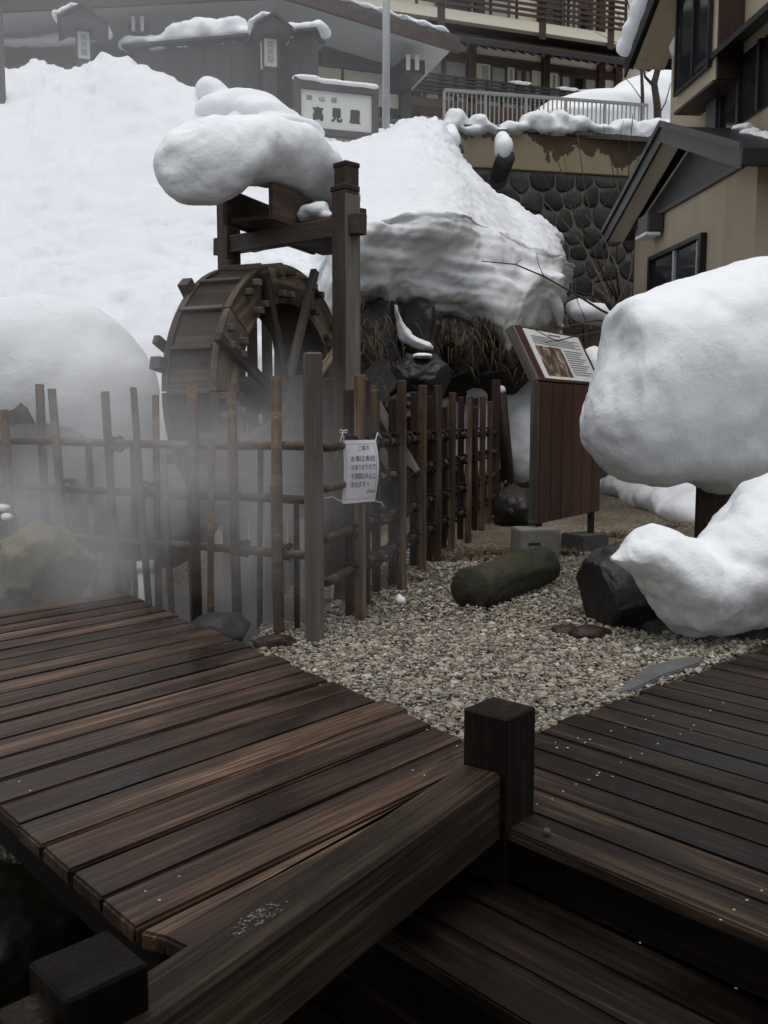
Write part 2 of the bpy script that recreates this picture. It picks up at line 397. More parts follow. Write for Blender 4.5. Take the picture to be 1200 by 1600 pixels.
# gravel ground and pebbles
k = N('gravel_ground'); p = k.co(rnd=False)
vo = k.n.new('ShaderNodeTexVoronoi'); k.t.links.new(p, vo.inputs[0]); vo.inputs['Scale'].default_value = 55
big = k.noise(p, .55, 5, .6); mid = k.noise(p, 6, 5, .65)
cc = k.ramp(vo.outputs['Color'], [(.1, (.075, .060, .042)), (.5, (.18, .155, .112)), (.9, (.36, .32, .25))])
earth = k.mix(mid, (.040, .028, .016), (.125, .095, .05))
k.bump(vo.outputs['Distance'], .9, .02); M['ground'] = k.out(k.mix(k.ramp(big, [(.42, 0.0), (.62, 1.0)]), cc, earth), .85)
k = N('pebble'); geo = k.n.new('ShaderNodeNewGeometry')
rn = geo.outputs['Random Per Island']
c = k.ramp(rn, [(0, (.06, .054, .044)), (.2, (.16, .143, .115)), (.5, (.31, .28, .225)), (.72, (.43, .395, .325)), (.85, (.27, .205, .14)), (1, (.66, .64, .58))])
M['pebble'] = k.out(k.mix(k.math('MULTIPLY', k.noise(k.co(), 60, 3), .45), c, (.16, .14, .11)), .5)
M['mud'] = rockmat('dark_mud', (.010, .009, .007), (.035, .032, .024), (.05, .05, .022), .35, 2, .6)

# ------------------------------------------------------------------ ground, terrace and channel
def chan(x, y):
    """how far inside the hot-spring channel a point lies (0 bank .. 1 bed)"""
    a = min(1, max(0, (-.62 - .12 * (y - 4.4) - x) / .35)) if y < 6.9 else 0      # left of the gravel
    if y >= 4.75: a = max(a, min(1, max(0, (.28 * (y - 4.6) - .5 - x) / .3)))
    b = min(1, max(0, (y - 3.0) / .4)) * min(1, max(0, (7.6 - y) / .5))
    c = min(1, max(0, (-1.0 - x) / .3)) * min(1, max(0, (y - 4.9) / .3)) * min(1, max(0, (7.6 - y) / .5))
    return max(a * b, c)
def gz(x, y):
    z = -.55 * chan(x, y)
    if y < 2.6 and x < 1.2: z = min(z, -.45)
    if y < 1.4: z = -.45
    if y > 7.0: z += .03 * (min(y, 14) - 7.0)
    if y > 6 : z += .05 * fbm((x * .8, y * .8, 0), 3, 4)
    return z + .012 * fbm((x * 3, y * 3, 0), 2, 1)
xs = np.concatenate([[-120, -60, -30, -15, -9], np.arange(-6, 7.01, .1), [9, 15, 30, 60, 120]])
ys = np.concatenate([[-60, -30, -10, -4], np.arange(-1, 14.01, .1), [16, 19.6, 30, 60, 150]])
V = [(x, y, gz(x, y) - .01) for y in ys for x in xs]; nx = len(xs)
F = [(j * nx + i, j * nx + i + 1, (j + 1) * nx + i + 1, (j + 1) * nx + i) for j in range(len(ys) - 1) for i in range(nx - 1)]
tag(link('ground', mesh_of('ground', V, F, True), M['ground']), kind='structure')
wv = [(-8, 2.7, -.36), (.9, 2.7, -.36), (.9, 7.6, -.36), (-8, 7.6, -.36)]
tag(wmesh('water', wv, [(0, 1, 2, 3)], M['water']), kind='structure')

pf_ = [(-4, -1, -.43), (1.5, -1, -.43), (1.5, 2.3, -.43), (-4, 4.2, -.43)]
tag(wmesh('pit_ground', pf_, [(0, 1, 2, 3)], M['mud']), kind='structure')
# ------------------------------------------------------------------ unseen roof added over the camera to darken the foreground
sh_t = thing('added_shade_roof', (0, 0, -.45), 'added unseen timber roof over the viewer that shades the foreground', 'shelter')
for x in (-3.2, 3.2):
    for y in (-4, 1.5): bar('shade_roof_post', (x, y - .7, -.45), (x, y - .7, 2.62), .14, .14, M['post'], sh_t, up=(0, 1, 0))
bar('shade_roof_beam', (-3.8, .8, 2.70), (3.8, .8, 2.70), .14, .16, M['post'], sh_t)
bar('shade_roof_beam', (-3.8, -4.7, 2.70), (3.8, -4.7, 2.70), .14, .16, M['post'], sh_t)
for k in range(11): bar('shade_roof_rafter', (-3.6 + .72 * k, -5.3, 2.82), (-3.6 + .72 * k, 1.25, 2.82), .07, .09, M['post'], sh_t)
link('shade_roof_slab', boxmesh(8.0, 6.8, .06).copy(), M['brown'], sh_t, Matrix.Translation((0, -2.0, 2.90)))

# ------------------------------------------------------------------ decks
def clip_line(o, d, a, b):
    """parameter along o+t*d where it meets the line a-b (plan)"""
    e = b - a; den = d.x * e.y - d.y * e.x
    return ((a.x - o.x) * e.y - (a.y - o.y) * e.x) / den
def v2(p): return Vector((p[0], p[1], 0))
ZL = .15
deck = thing('raised_deck', on(300, 1150, 0), 'raised brown plank deck with a heavy edge beam and short corner posts', 'deck')
d1 = Vector((.667, .745, 0)).normalized(); e1 = Vector((-d1.y, d1.x, 0))
cR0, cR1 = v2(on(728, 1150, ZL)), v2(on(190, 925, ZL))      # edge along the gravel
cL0, cL1 = v2(on(215, 1450, ZL)), v2(on(0, 1265, ZL))       # edge along the pit
PW = .1455
s0 = e1.dot(cL0) ; s1 = e1.dot(cR1)
nP = int(round((s1 - s0) / PW)); PW = (s1 - s0) / nP
bR = v2(on(718, 1197, .17)); bL = v2(on(234, 1512, .17))     # back edge of the beam's top
for i in range(nP):
    lo = s0 + i * PW + .0045 + random.uniform(-.001, .001); hi = s0 + (i + 1) * PW - .0045 + random.uniform(-.001, .001)
    pts = []
    jr, jl = random.uniform(-.018, .018), random.uniform(-.006, .006)
    for s in (lo, hi):
        o = e1 * s
        tl = clip_line(o, d1, cL0, cL1) + jl; tr = clip_line(o, d1, cR0, cR1) + jr
        pts.append((tl, tr, s))
    (l0, r0, sl), (l1, r1, sh) = pts
    mx = (min(l0, l1) + max(r0, r1)) / 2; ms = (sl + sh) / 2
    poly = [(l0 - mx, sl - ms), (r0 - mx, sl - ms), (r1 - mx, sh - ms), (l1 - mx, sh - ms)]
    c = d1 * mx + e1 * ms + Vector((0, 0, ZL + random.uniform(-.003, .003)))
    Mx = Matrix.Translation(c) @ Matrix.Rotation(math.atan2(d1.y, d1.x), 4, 'Z') @ Matrix.Rotation(random.uniform(-.012, .012), 4, 'X')
    prism('plank', poly, .038, M['deck'], deck, Mx, .006)
# wedge plank between the last full plank and the beam
lo0 = e1 * (s0 - .005)
tl = clip_line(lo0, d1, cL0, cL1); tr = clip_line(lo0, d1, bL, bR)
def dl(p): return (p.dot(d1), p.dot(e1))
wa = lo0 + d1 * (tl + .0); 
tE = clip_line(lo0, d1, cR0, cR1)
wedge = [wa, lo0 + d1 * tE, bR + e1 * .004, bL + d1 * .10 + e1 * .03, wa - e1 * .05 + d1 * .02]
cc0 = sum((dl(p)[0] for p in wedge)) / 5, sum((dl(p)[1] for p in wedge)) / 5
poly = [(dl(p)[0] - cc0[0], dl(p)[1] - cc0[1]) for p in wedge]
prism('plank', poly, .038, M['deck'], deck, Matrix.Translation(d1 * cc0[0] + e1 * cc0[1] + Vector((0, 0, ZL - .004))) @ Matrix.Rotation(math.atan2(d1.y, d1.x), 4, 'Z'), .006)
# joists under the edges
for a, b, off in ((cR0, cR1, -.05), (cL0, cL1 + (cL1 - cL0) * 4, .07)):
    s = (b - a).normalized(); nn = Vector((s.y, -s.x, 0))
    q = -nn * .05 if off < 0 else nn * .08
    bar('joist', a + q + Vector((0, 0, ZL - .10)), b + q + Vector((0, 0, ZL - .10)), .07, .115, M['post'], deck)
# edge beam
bdir = (bR - bL).normalized(); bn = Vector((bdir.y, -bdir.x, 0))
BW, BH, BZ = .118, .185, .172
bar('edge_beam', bL + bn * BW / 2 - bdir * .25 + Vector((0, 0, BZ - BH / 2)), bR + bn * BW / 2 + bdir * .02 + Vector((0, 0, BZ - BH / 2)), BW, BH, M['beam'], deck, bev=.009)
# posts
def post(name, c, side, z0, z1, ang, m, parent, bev=.005):
    me = boxmesh(z1 - z0, side, side, bev)
    if me.materials and me.materials[0] != m: me = me.copy(); me.materials.clear()
    return link(name, me, m, parent, Matrix.Translation((c[0], c[1], (z0 + z1) / 2)) @ Matrix.Rotation(ang, 4, 'Z') @ Matrix.Rotation(-R(90), 4, 'Y'))
pr = on(782, 1308, .0); angd = math.atan2(d1.y, d1.x)
pc = pr + Vector((.006, .094, 0))
post('corner_post', pc, .142, -.2, .322, angd + R(1), M['post'], deck)
pl = at(138, 1504, 1.33)
post('corner_post', (pl.x, pl.y), .136, -.5, pl.z, angd - R(4), M['post'], deck)
post('post_block', (pl.x - .062, pl.y - .062), .085, -.5, pl.z - .035, angd - R(4), M['beam'], deck, .006)
# bright screw heads and the scuffed pale patch on the beam
def discs(name, pts, r, m, parent):
    P = []
    for p in pts:
        rr = r * random.uniform(.75, 1.2); v = [(p[0] + rr * math.cos(a * math.pi / 4), p[1] + rr * math.sin(a * math.pi / 4), p[2]) for a in range(8)]
        P.append((v, [tuple(range(8))]))
    V, F = merge(P); return tag(wmesh(name, V, F, m, parent), kind='stuff')
pts = [on(x, y, ZL + .006) for x, y in ((30, 1221), (47, 1235), (227, 1392), (249, 1406), (280, 1369), (714, 1165), (645, 1203), (663, 1211), (500, 1070), (352, 1005), (602, 1100), (667, 1140))]
discs('screw_heads', pts, .0035, M['screw'], deck)
P = []
for _ in range(110):
    t = random.gauss(.20, .028); w = (random.uniform(.25, .6) + (t - .2) * 1.2) * BW
    c = bL + bdir * t * (bR - bL).length + bn * w + Vector((0, 0, BZ + .0012)); a = random.uniform(0, 6); q = random.uniform(.001, .0038)
    P.append(([c + Vector((math.cos(a + k * 2.1) * q * random.uniform(.5, 2), math.sin(a + k * 2.1) * q * random.uniform(.5, 1.6), 0)) for k in range(3)], [(0, 1, 2)]))
Vv, Ff = merge(P); tag(wmesh('paint_scuff', Vv, Ff, M['steel'], deck), kind='stuff')

# stepped deck at the right
ZR = .02
rdeck = thing('stepped_deck', on(1000, 1250, 0), 'dark wet plank deck with two steps down beside the gravel', 'deck')
d2 = Vector((-.688, .725, 0)).normalized(); e2 = Vector((d2.y, -d2.x, 0))   # planks run along d2; e2 leads away from the viewer
g0, g1 = v2(on(842, 1139, ZR)), v2(on(1142, 1030, ZR))
nose = e2.dot(v2(on(1000, 1382, ZR)))
PR = .133
ang2 = math.atan2(d2.y, d2.x)
def rplank(parent, lo, hi, z, th, m, start, end, name='plank'):
    mx, ms = (start + end) / 2, (lo + hi) / 2
    j = random.uniform(-.02, .02)
    poly = [(start - mx, lo - ms), (end + j - mx, lo - ms), (end + j - mx, hi - ms), (start - mx, hi - ms)]
    poly = [(x, -y) for x, y in poly]
    Mx = Matrix.Translation(d2 * mx + e2 * ms + Vector((0, 0, z))) @ Matrix.Rotation(ang2, 4, 'Z') @ Matrix.Rotation(random.uniform(-.01, .01), 4, 'X')
    return prism(name, poly, th, m, parent, Mx, .005)
nR = 19
for i in range(nR):
    lo = nose + i * PR + .0025; hi = nose + (i + 1) * PR - .0025
    tg = clip_line(e2 * (lo + hi) / 2, d2, g0, g1)
    rplank(rdeck, lo, hi, ZR + random.uniform(-.0015, .0015), .034, M['deckdark'], tg - 3.2, tg)
bar('riser', e2 * (nose + .03) + d2 * -2.2 + Vector((0, 0, -.065)), e2 * (nose + .03) + d2 * 1.9 + Vector((0, 0, -.065)), .03, .13, M['post'], rdeck)
for i in range(3):
    hi = nose + .015 - i * .14; lo = hi - .136
    rplank(rdeck, lo, hi, -.135 + random.uniform(-.0015, .0015), .034, M['deckdark'], -2.2, 1.9, 'step_plank')
n2 = nose + .015 - 3 * .14
bar('riser', e2 * (n2 + .03) + d2 * -2.2 + Vector((0, 0, -.235)), e2 * (n2 + .03) + d2 * 1.9 + Vector((0, 0, -.235)), .03, .14, M['post'], rdeck)
for i in range(5):
    hi = n2 + .02 - i * .14; lo = hi - .136
    rplank(rdeck, lo, hi, -.30 + random.uniform(-.0015, .0015), .034, M['deckdark'], -2.2, 1.9, 'step_plank')
sc = [(870, 1168), (868, 1160), (903, 1153), (922, 1155), (933, 1211), (936, 1207), (957, 1213), (900, 1225), (880, 1236), (863, 1248), (839, 1256), (920, 1218), (970, 1191), (985, 1184), (1003, 1177), (1028, 1162), (1063, 1147), (1084, 1133), (1009, 1124), (1021, 1118), (955, 1142), (977, 1136), (887, 1168), (914, 1160), (1126, 1437), (1147, 1421), (1167, 1406), (1190, 1391), (1080, 1140), (998, 1063), (1110, 1110), (1130, 1098)]
discs('screw_heads', [on(x, y, ZR + .006) for x, y in sc] + [on(1000, 1473, -.128), on(1150, 1544, -.128)], .0034, M['screw'], rdeck)
pp = on(854, 1299, ZR + .012)
v, f = ico(2)
tag(wmesh('pebble', [Vector((x * .011, y * .009, z * .010)) + pp for x, y, z in v], f, M['stoneflat'], None, True), 'lone small pale pebble lying on the dark deck by the corner post', 'pebble')

# kerb stone between gravel and deck
kb = [on(948, 1093, .012), on(990, 1082, .012), on(1040, 1058, .012), on(1094, 1040, .012), on(1100, 1030, .012), on(1066, 1031, .012), on(1010, 1045, .012), on(990, 1062, .012), on(962, 1085, .012)]
cx = sum(kb, Vector()) / len(kb)
ks = prism('kerb_stone', [(p.x - cx.x, p.y - cx.y) for p in kb], .06, M['stoneflat'], None, Matrix.Translation(cx + Vector((0, 0, .014))), .006)
tag(ks, 'flat grey kerb stone lying between gravel and deck', 'stone')

# loose gravel
pv, pf = ico(1); pv = np.array(pv); npv = len(pv)
def inside(x, y):
    p = Vector((x, y, 0))
    sR = (cR1 - cR0).normalized(); nR_ = Vector((sR.y, -sR.x, 0))
    if (p - cR0).dot(nR_) < .0: return False
    if (p - g0).dot(d2) < .0: return False
    if chan(x, y) > .3: return False
    return True
P = []; cnt = 0
tries = 0
while cnt < 58000 and tries < 320000:
    tries += 1
    y = random.uniform(2.5, 7.6) if random.random() < .72 else random.uniform(2.5, 4.7)
    x = random.uniform(-1.1, .48 * y + .5)
    if not inside(x, y): continue
    cnt += 1
    P.append((x, y))
sz = np.clip(rng.lognormal(math.log(.0066), .48, cnt), .003, .023)
A = np.empty((cnt, npv, 3)); base = rng.normal(1, .20, (cnt, npv, 1))
sc3 = np.stack([rng.uniform(.8, 1.35, cnt), rng.uniform(.7, 1.1, cnt), rng.uniform(.5, .8, cnt)], 1)
th = rng.uniform(0, 6.28, cnt); A = pv[None] * base * (sc3 * sz[:, None])[:, None, :]
ca, sa = np.cos(th)[:, None], np.sin(th)[:, None]
X = A[..., 0] * ca - A[..., 1] * sa; Yy = A[..., 0] * sa + A[..., 1] * ca
pz = np.array([gz(x, y) for x, y in P]); PP = np.array(P)
zz = A[..., 2] + (pz + rng.uniform(-.004, .012, cnt))[:, None]
allv = np.stack([X + PP[:, :1], Yy + PP[:, 1:], zz], 2).reshape(-1, 3)
pfa = np.array(pf); allf = (pfa[None] + (np.arange(cnt) * npv)[:, None, None]).reshape(-1, 3)
me = bpy.data.meshes.new('gravel'); me.vertices.add(len(allv)); me.vertices.foreach_set('co', allv.ravel())
me.loops.add(allf.size); me.loops.foreach_set('vertex_index', allf.ravel().astype(np.int32))
me.polygons.add(len(allf)); me.polygons.foreach_set('loop_start', np.arange(0, allf.size, 3, dtype=np.int32)); me.update(calc_edges=True)
me.polygons.foreach_set('use_smooth', np.zeros(len(allf), bool))
tag(link('gravel', me, M['pebble']), 'loose small beige and grey pebbles between the decks and fence', 'gravel', kind='stuff')
# ------------------------------------------------------------------ bamboo-style fence: two runs meeting at a grey post
FP = on(492, 1000, 0)
tag(post('fence_post', (FP.x, FP.y), .082, -.1, at(492, 551, FP.y).z, .3, M['oldwood'], None, .008), 'thick weathered grey post where the two fence runs meet', 'post')
ropeparts = []
def lash(p, d, s=.056):
    """dark palm-rope lashing where slat and rail cross"""
    a = Vector(d).normalized(); up = Vector((0, 0, 1)); P = []
    for sg in (1, -1):
        x = (a * sg + up).normalized(); y = a.cross(up).normalized(); pts = []
        for k in range(9):
            t = 2 * math.pi * k / 8; pts.append(p + x * math.cos(t) * s + y * math.sin(t) * s * .9)
        P.append(tube_data(pts, .0095, 5))
    q = p - Vector((d.y, -d.x, 0)) * 0
    for k in range(2):
        e = q + Vector((random.uniform(-.03, .03), -.05, random.uniform(-.06, -.02))); P.append(tube_data([q + Vector((0, -.04, 0)), e], .003, 4))
    return P
def make_fence(root, A, B, slat_list, rails, side, rail_ext=.05, lash_p=.85, top=1.32):
    d = (B - A).normalized(); L = (B - A).length; nrm = Vector((d.y, -d.x, 0))
    if nrm.y > 0: nrm = -nrm
    for z in rails:
        n = 14; pts = []
        zo = random.uniform(-.015, .015)
        for k in range(n + 1):
            t = k / n * (L + 2 * rail_ext) - rail_ext; pts.append(A + d * t + Vector((0, 0, z + zo + .012 * fbm((t * .8, z * 9, 0), 2))))
        tube('rail', pts, [.023 * random.uniform(.9, 1.1) for _ in pts], M['slat'], root, 8)
    rp = []
    for (t, h, lean, front, w, mm, base) in slat_list:
        p0 = A + d * t + nrm * (.047 if front else -.047); b = Vector((p0.x, p0.y, base)); tp = Vector((p0.x, p0.y, 0)) + d * lean + Vector((0, 0, h))
        if w > .06:
            bar('slat', b, tp, w * .72, .05, mm, root, up=nrm, bev=.004)
        else:
            tube('slat', [b, (b + tp) / 2 + d * .004, tp], [w * .55, w * .52, w * .5], mm, root, 8)
        for z in rails:
            if random.random() < lash_p:
                f = (z - base) / (h - base); q = A + d * (t + lean * f) + Vector((0, 0, z)); rp += lash(q, d)
    V, F = merge(rp); tag(wmesh('rope_lashing', V, F, M['rope'], root, True), kind='stuff')
# run along the gravel
fr = thing('slat_fence', FP + Vector((.1, .4, 0)), 'brown slat fence lashed with dark rope, running back along the gravel', 'fence')
fA = on(505, 996, 0) + Vector((.03, .08, 0)); fB = on(772, 815, 0)
dF = (fB - fA).normalized(); LF = (fB - fA).length
def tpx(px, A=fA, d=dF):
    """distance along a run at which the photograph's column px meets it"""
    k = (px - 600) / FPX; return (k * A.y - A.x) / (d.x - k * d.y)
sl = []
for px, h, w in ((550, 1.33, .07), (583, 1.32, .055), (617, 1.33, .075), (650, 1.32, .085), (675, 1.34, .075), (697, 1.30, .085), (724, 1.31, .085), (746, 1.31, .085)):
    t = tpx(px); dk = px == 583
    sl.append((t, h + random.uniform(-.015, .015), random.uniform(-.012, .012), 0 if dk else 1, max(w, .0601), M['slatdark' if dk else 'slat'], -.03))
    if not dk: sl.append((t + w * 1.5, h + random.uniform(-.10, .01), random.uniform(-.02, .02), 0, w * .9 if w * .9 > .061 else .061, M['slatdark'], -.03))
for px, h, dk in ((566, .88, 1), (600, 1.27, 0), (634, 1.25, 1), (662, 1.27, 0), (686, 1.24, 1), (710, 1.26, 0), (735, 1.22, 1), (757, 1.25, 0)):
    sl.append((tpx(px), h + random.uniform(-.03, .03), random.uniform(-.05, .05), px % 2, .0605, M['slatdark' if dk else 'slat'], random.uniform(-.03, .10)))
make_fence(fr, fA, fB, sl, (.975, .75, .50, .275), 1, lash_p=1.0)
bar('end_post', fB + Vector((0, .05, -.1)), fB + Vector((0, .05, 1.52)), .10, .10, M['slatdark'], fr, bev=.008)
# run in front of the wheel
fl = thing('slat_fence', (-1.2, 5.1, -.3), 'thin uneven slat fence in the steam before the water wheel', 'fence')
lA = Vector((FP.x - .03, FP.y + .12, 0)); lB = Vector((-2.55, 5.62, 0)); dL = (lB - lA).normalized()
def tpl(px): return tpx(px, lA, dL)
sl = []
for px, ytop, lean, w, front in ((441, 588, 0, .055, 1), (372, 600, .02, .05, 1), (312, 598, .0, .055, 1), (237, 617, -.02, .04, 0), (221, 606, .10, .038, 1), (178, 612, .07, .042, 1), (157, 614, .09, .042, 0), (95, 608, .12, .05, 1), (57, 600, .02, .055, 0), (400, 690, -.03, .03, 0), (340, 690, -.04, .035, 1), (285, 690, .03, .04, 0), (265, 700, .05, .035, 1), (20, 640, .05, .05, 1), (455, 780, .0, .03, 0), (418, 760, .02, .03, 0), (200, 690, .0, .04, 0), (130, 690, .03, .04, 0)):
    t = tpl(px) - lean * .0; yy = (lA + dL * t).y
    sl.append((t - lean, at(px, ytop, yy).z, lean, front, w, M['slat'], -.45))
make_fence(fl, lA, lB, sl, (.96, .71, .42), 1, lash_p=.22)

# notice hung on the fence
nt = thing('paper_notice', on(565, 1000, 0), 'white paper notice with black lettering tied to the slat fence', 'notice')
n0 = at(534, 688, 4.72); n1 = at(592, 688, 5.10); nd = (n1 - n0); nd.z = 0; NW = .215; NH = .335
nx_ = Vector((.83, .55, 0)).normalized(); nn_ = Vector((nx_.y, -nx_.x, 0))
def npt(u, v, off=0.0):
    """u 0..1 across, v 0..1 down the sheet, with its curl"""
    curl = .010 * math.sin(u * 5.2 + .6) + .018 * (u - .5) * math.sin(v * 3.3) + .012 * math.sin(v * 4.2)
    return n0 + nx_ * ((u + .035 * math.sin(v * 3.0)) * NW) + Vector((0, 0, -v * NH)) + nn_ * (curl + off)
def sheet(nu, nv, off, u0=0, u1=1, v0=0, v1=1):
    V = [npt(u0 + (u1 - u0) * i / nu, v0 + (v1 - v0) * j / nv, off) for j in range(nv + 1) for i in range(nu + 1)]
    return V, [(j * (nu + 1) + i, (j + 1) * (nu + 1) + i, (j + 1) * (nu + 1) + i + 1, j * (nu + 1) + i + 1) for j in range(nv) for i in range(nu)]
Va, Fa = sheet(14, 20, .001); Vb, Fb = sheet(14, 20, 0)
Vs, Fs = merge([(Va, Fa), (Vb, [q[::-1] for q in Fb])])
wmesh('sheet', Vs, Fs, M['paper'], nt, True)
def textmesh(s, size=1.0, align='CENTER'):
    c = bpy.data.curves.new('t', 'FONT'); c.body = s; c.size = size; c.align_x = align; c.align_y = 'CENTER'; c.resolution_u = 3
    o = bpy.data.objects.new('t', c); col.objects.link(o); bpy.context.view_layer.update(); me = eval_mesh(o)
    bpy.data.objects.remove(o)
    return [v.co.copy() for v in me.vertices], [tuple(p.vertices) for p in me.polygons]
def fit(s, u0, u1, v0, v1, vertical=False):
    """lettering scaled into a box of the unit sheet"""
    P = []; n = len(s)
    for i, ch in enumerate(s):
        if ch in ' \u3000': continue
        v, f = textmesh(ch)
        a = np.array([p[:2] for p in v]) if v else None
        if a is None: continue
        mn = np.array([-.5, -.5]); mx = np.array([.5, .5])
        c = a.mean(0) * 0 + (a.min(0) + a.max(0)) / 2; k = max((a.max(0) - a.min(0)).max(), .62)
        if vertical: bu0, bu1, bv0, bv1 = u0, u1, v0 + (v1 - v0) * i / n, v0 + (v1 - v0) * (i + 1) / n
        else: bu0, bu1, bv0, bv1 = u0 + (u1 - u0) * i / n, u0 + (u1 - u0) * (i + 1) / n, v0, v1
        q = [((bu0 + bu1) / 2 + (p.x - c[0]) / k * (bu1 - bu0) * .9, (bv0 + bv1) / 2 - (p.y - c[1]) / k * (bv1 - bv0) * .9) for p in v]
        P.append((q, f))
    return merge(P)
for s, u0, u1, v0, v1 in (('ご案内', .42, .80, .08, .17), ('水車は凍結', .16, .92, .24, .345), ('がありますので', .18, .93, .38, .48), ('冬期間は休止と', .18, .95, .52, .62), ('頂きます。', .18, .80, .655, .755), ('温泉組合', .72, .98, .80, .855)):
    q, f = fit(s, u0, u1, v0, v1); wmesh('lettering', [npt(u, v, .0022) for u, v in q], f, M['ink'], nt)
ln = []
for u0, u1, v0, v1 in ((.05, .95, .058, .064), (.05, .95, .935, .941), (.05, .058, .06, .94), (.942, .95, .06, .94)):
    ln.append(sheet(8, 8, .0022, u0, u1, v0, v1))
Vl, Fl = merge(ln); wmesh('border_line', Vl, Fl, M['inksoft'], nt)
for a, b, c in ((npt(.03, .03), at(537, 674, 4.72), at(524, 716, 4.70)), (npt(.97, .03), at(590, 676, 5.02), at(596, 685, 5.02)), (npt(.03, .97), at(520, 776, 4.66), at(503, 779, 4.58)), (npt(.97, .97), at(596, 785, 5.02), at(600, 792, 5.02))):
    tube('string', [a, (a + b) / 2 + Vector((0, 0, -.004)), b, c], .0032, M['string'], nt, 5)
bw = at(537, 674, 4.70)
tube('string', [bw + Vector((.02 * math.cos(t), -.02, .009 * math.sin(2 * t))) for t in np.linspace(0, 6.28, 12)], .003, M['string'], nt, 5)

# ------------------------------------------------------------------ water wheel
wn_ = Vector((.91, -.415, 0)).normalized(); wb = Vector((.415, .91, 0)).normalized(); wu = Vector((0, 0, 1))
WC = at(453, 617, 5.92); RO, RI, WT = .83, .59, .34
wheel = thing('watermill', (WC.x, WC.y, WC.z - RO), 'large weathered wooden water wheel half veiled in steam', 'water wheel')
def wp(r, th, a): return WC + (wb * math.cos(th) + wu * math.sin(th)) * r + wn_ * a
nS = 10
for a0, a1 in ((-.045, 0.0), (-WT - .045, -WT)):
    for k in range(nS):                         # ring boards, butted
        t0, t1 = 2 * math.pi * k / nS + .006, 2 * math.pi * (k + 1) / nS - .006; V = []; F = []; m = 7
        for j in range(m + 1):
            t = t0 + (t1 - t0) * j / m
            for r in (RI, RO):
                for a in (a0, a1): V.append(wp(r, t, a))
        for j in range(m):
            q = j * 4
            F += [(q, q + 4, q + 6, q + 2), (q + 1, q + 3, q + 7, q + 5), (q, q + 1, q + 5, q + 4), (q + 2, q + 6, q + 7, q + 3)]
        F += [(0, 2, 3, 1), (m * 4, m * 4 + 1, m * 4 + 3, m * 4 + 2)]
        tm = (t0 + t1) / 2; Ml = Matrix.Translation(wp((RI + RO) / 2, tm, (a0 + a1) / 2)) @ frame(wb * -math.sin(tm) + wu * math.cos(tm), wn_)
        Vi = [Ml.inverted() @ p for p in V]
        link('ring_board', mesh_of('ring_board', Vi, F), M['rim'], wheel, Ml)
nB = 20
for k in range(nB):                             # buckets: sole boards inside, tread boards outside, paddles between
    t = 2 * math.pi * (k + .5) / nB; tt = wb * -math.sin(t) + wu * math.cos(t); rr = wb * math.cos(t) + wu * math.sin(t)
    c0, c1 = wp(RI + .012, t, -.046), wp(RI + .012, t, -WT + .001)
    bar('sole_board', c0, c1, 2 * (RI + .012) * math.tan(math.pi / nB) * .985, .024, M['wheel'], wheel, up=rr)
    c0, c1 = wp(RO - .028, t, -.046), wp(RO - .028, t, -WT + .001)
    bar('tread_board', c0, c1, 2 * (RO - .028) * math.tan(math.pi / nB) * .95, .026, M['wheel'], wheel, up=rr)
    t2 = 2 * math.pi * k / nB; q = wb * -math.sin(t2) + wu * math.cos(t2)
    bar('paddle', wp(RO + .004, t2, -.046), wp(RO + .004, t2, -WT + .001), .028, .03, M['oldwood'], wheel, up=wb * math.cos(t2) + wu * math.sin(t2))
for k in range(12):                             # square peg ends, in pairs, on the near ring; longer lugs across the rim
    for dt, rad in ((.07, RO - .055), (.07, RI + .055), (-.07, RO - .05), (-.07, RI + .05)):
        t = 2 * math.pi * k / 12 + dt + .1
        bar('peg', wp(rad, t, -.005), wp(rad, t, .05 + random.uniform(-.012, .02)), .042, .042, M['oldwood'], wheel, up=wu, bev=.006)
for th, ln_ in ((1.72, .12), (2.28, .14), (2.95, .16), (1.18, .10), (3.6, .14), (.4, .08), (5.2, .1), (4.4, .1)):
    bar('lug', wp(RO - .04, th, -WT - .05), wp(RO + ln_ * .42, th, -WT - .05), .075, .075, M['oldwood'], wheel, up=wn_)
for k in range(4):                              # paired spokes crossing at the hub
    t = k * math.pi / 4 + R(64)
    for a in (.024, -WT - .07):
        for o in (.09,):
            s_ = wb * -math.sin(t) * o + wu * math.cos(t) * o; ex = .06 if k % 2 == 0 else -.02
            bar('spoke', wp(RO + ex, t, a + .012 * (k % 2)) + s_, wp(RO + ex, t + math.pi, a + .012 * (k % 2)) + s_, .055, .045, M['wheel'] if k else M['oldwood'], wheel, up=wn_)
tube('axle', [WC + wn_ * .62, WC + wn_ * .1, WC - wn_ * (WT + .1), WC - wn_ * (WT + .5)], [.055, .055, .055, .055], M['wheel'], wheel, 12)
tube('hub', [WC + wn_ * .10, WC - wn_ * (WT + .12)], .13, M['wheel'], wheel, 10)

# timber frame with the flume over the wheel
PF = at(541, 690, 5.42); PF.z = 0; PB = at(543, 690, 5.98); PB.z = 0; PLp = at(363, 690, 6.30); PLp.z = 0
fm = thing('wheel_frame', (PF.x, PF.y, 0), 'tall square timber frame with cross beams standing over the water wheel', 'timber frame')
zf, zb, zl = at(541, 299, PF.y).z, at(543, 262, PB.y).z, at(363, 292, PLp.y).z
u_ = (PF - PLp).normalized(); fa = math.atan2(u_.y, u_.x)
for c, z, m in ((PF, zf, 'frame'), (PB, zb, 'frame'), (PLp, zl, 'frame')):
    post('post', c, .118, -.5, z, fa, M[m], fm, .006)
for c, z in ((PF, zf), (PB, zb)):
    post('post_cap', c, .126, z - .004, z + .026, fa, M['slatdark'], fm, .004)
n_f = Vector((u_.y, -u_.x, 0))
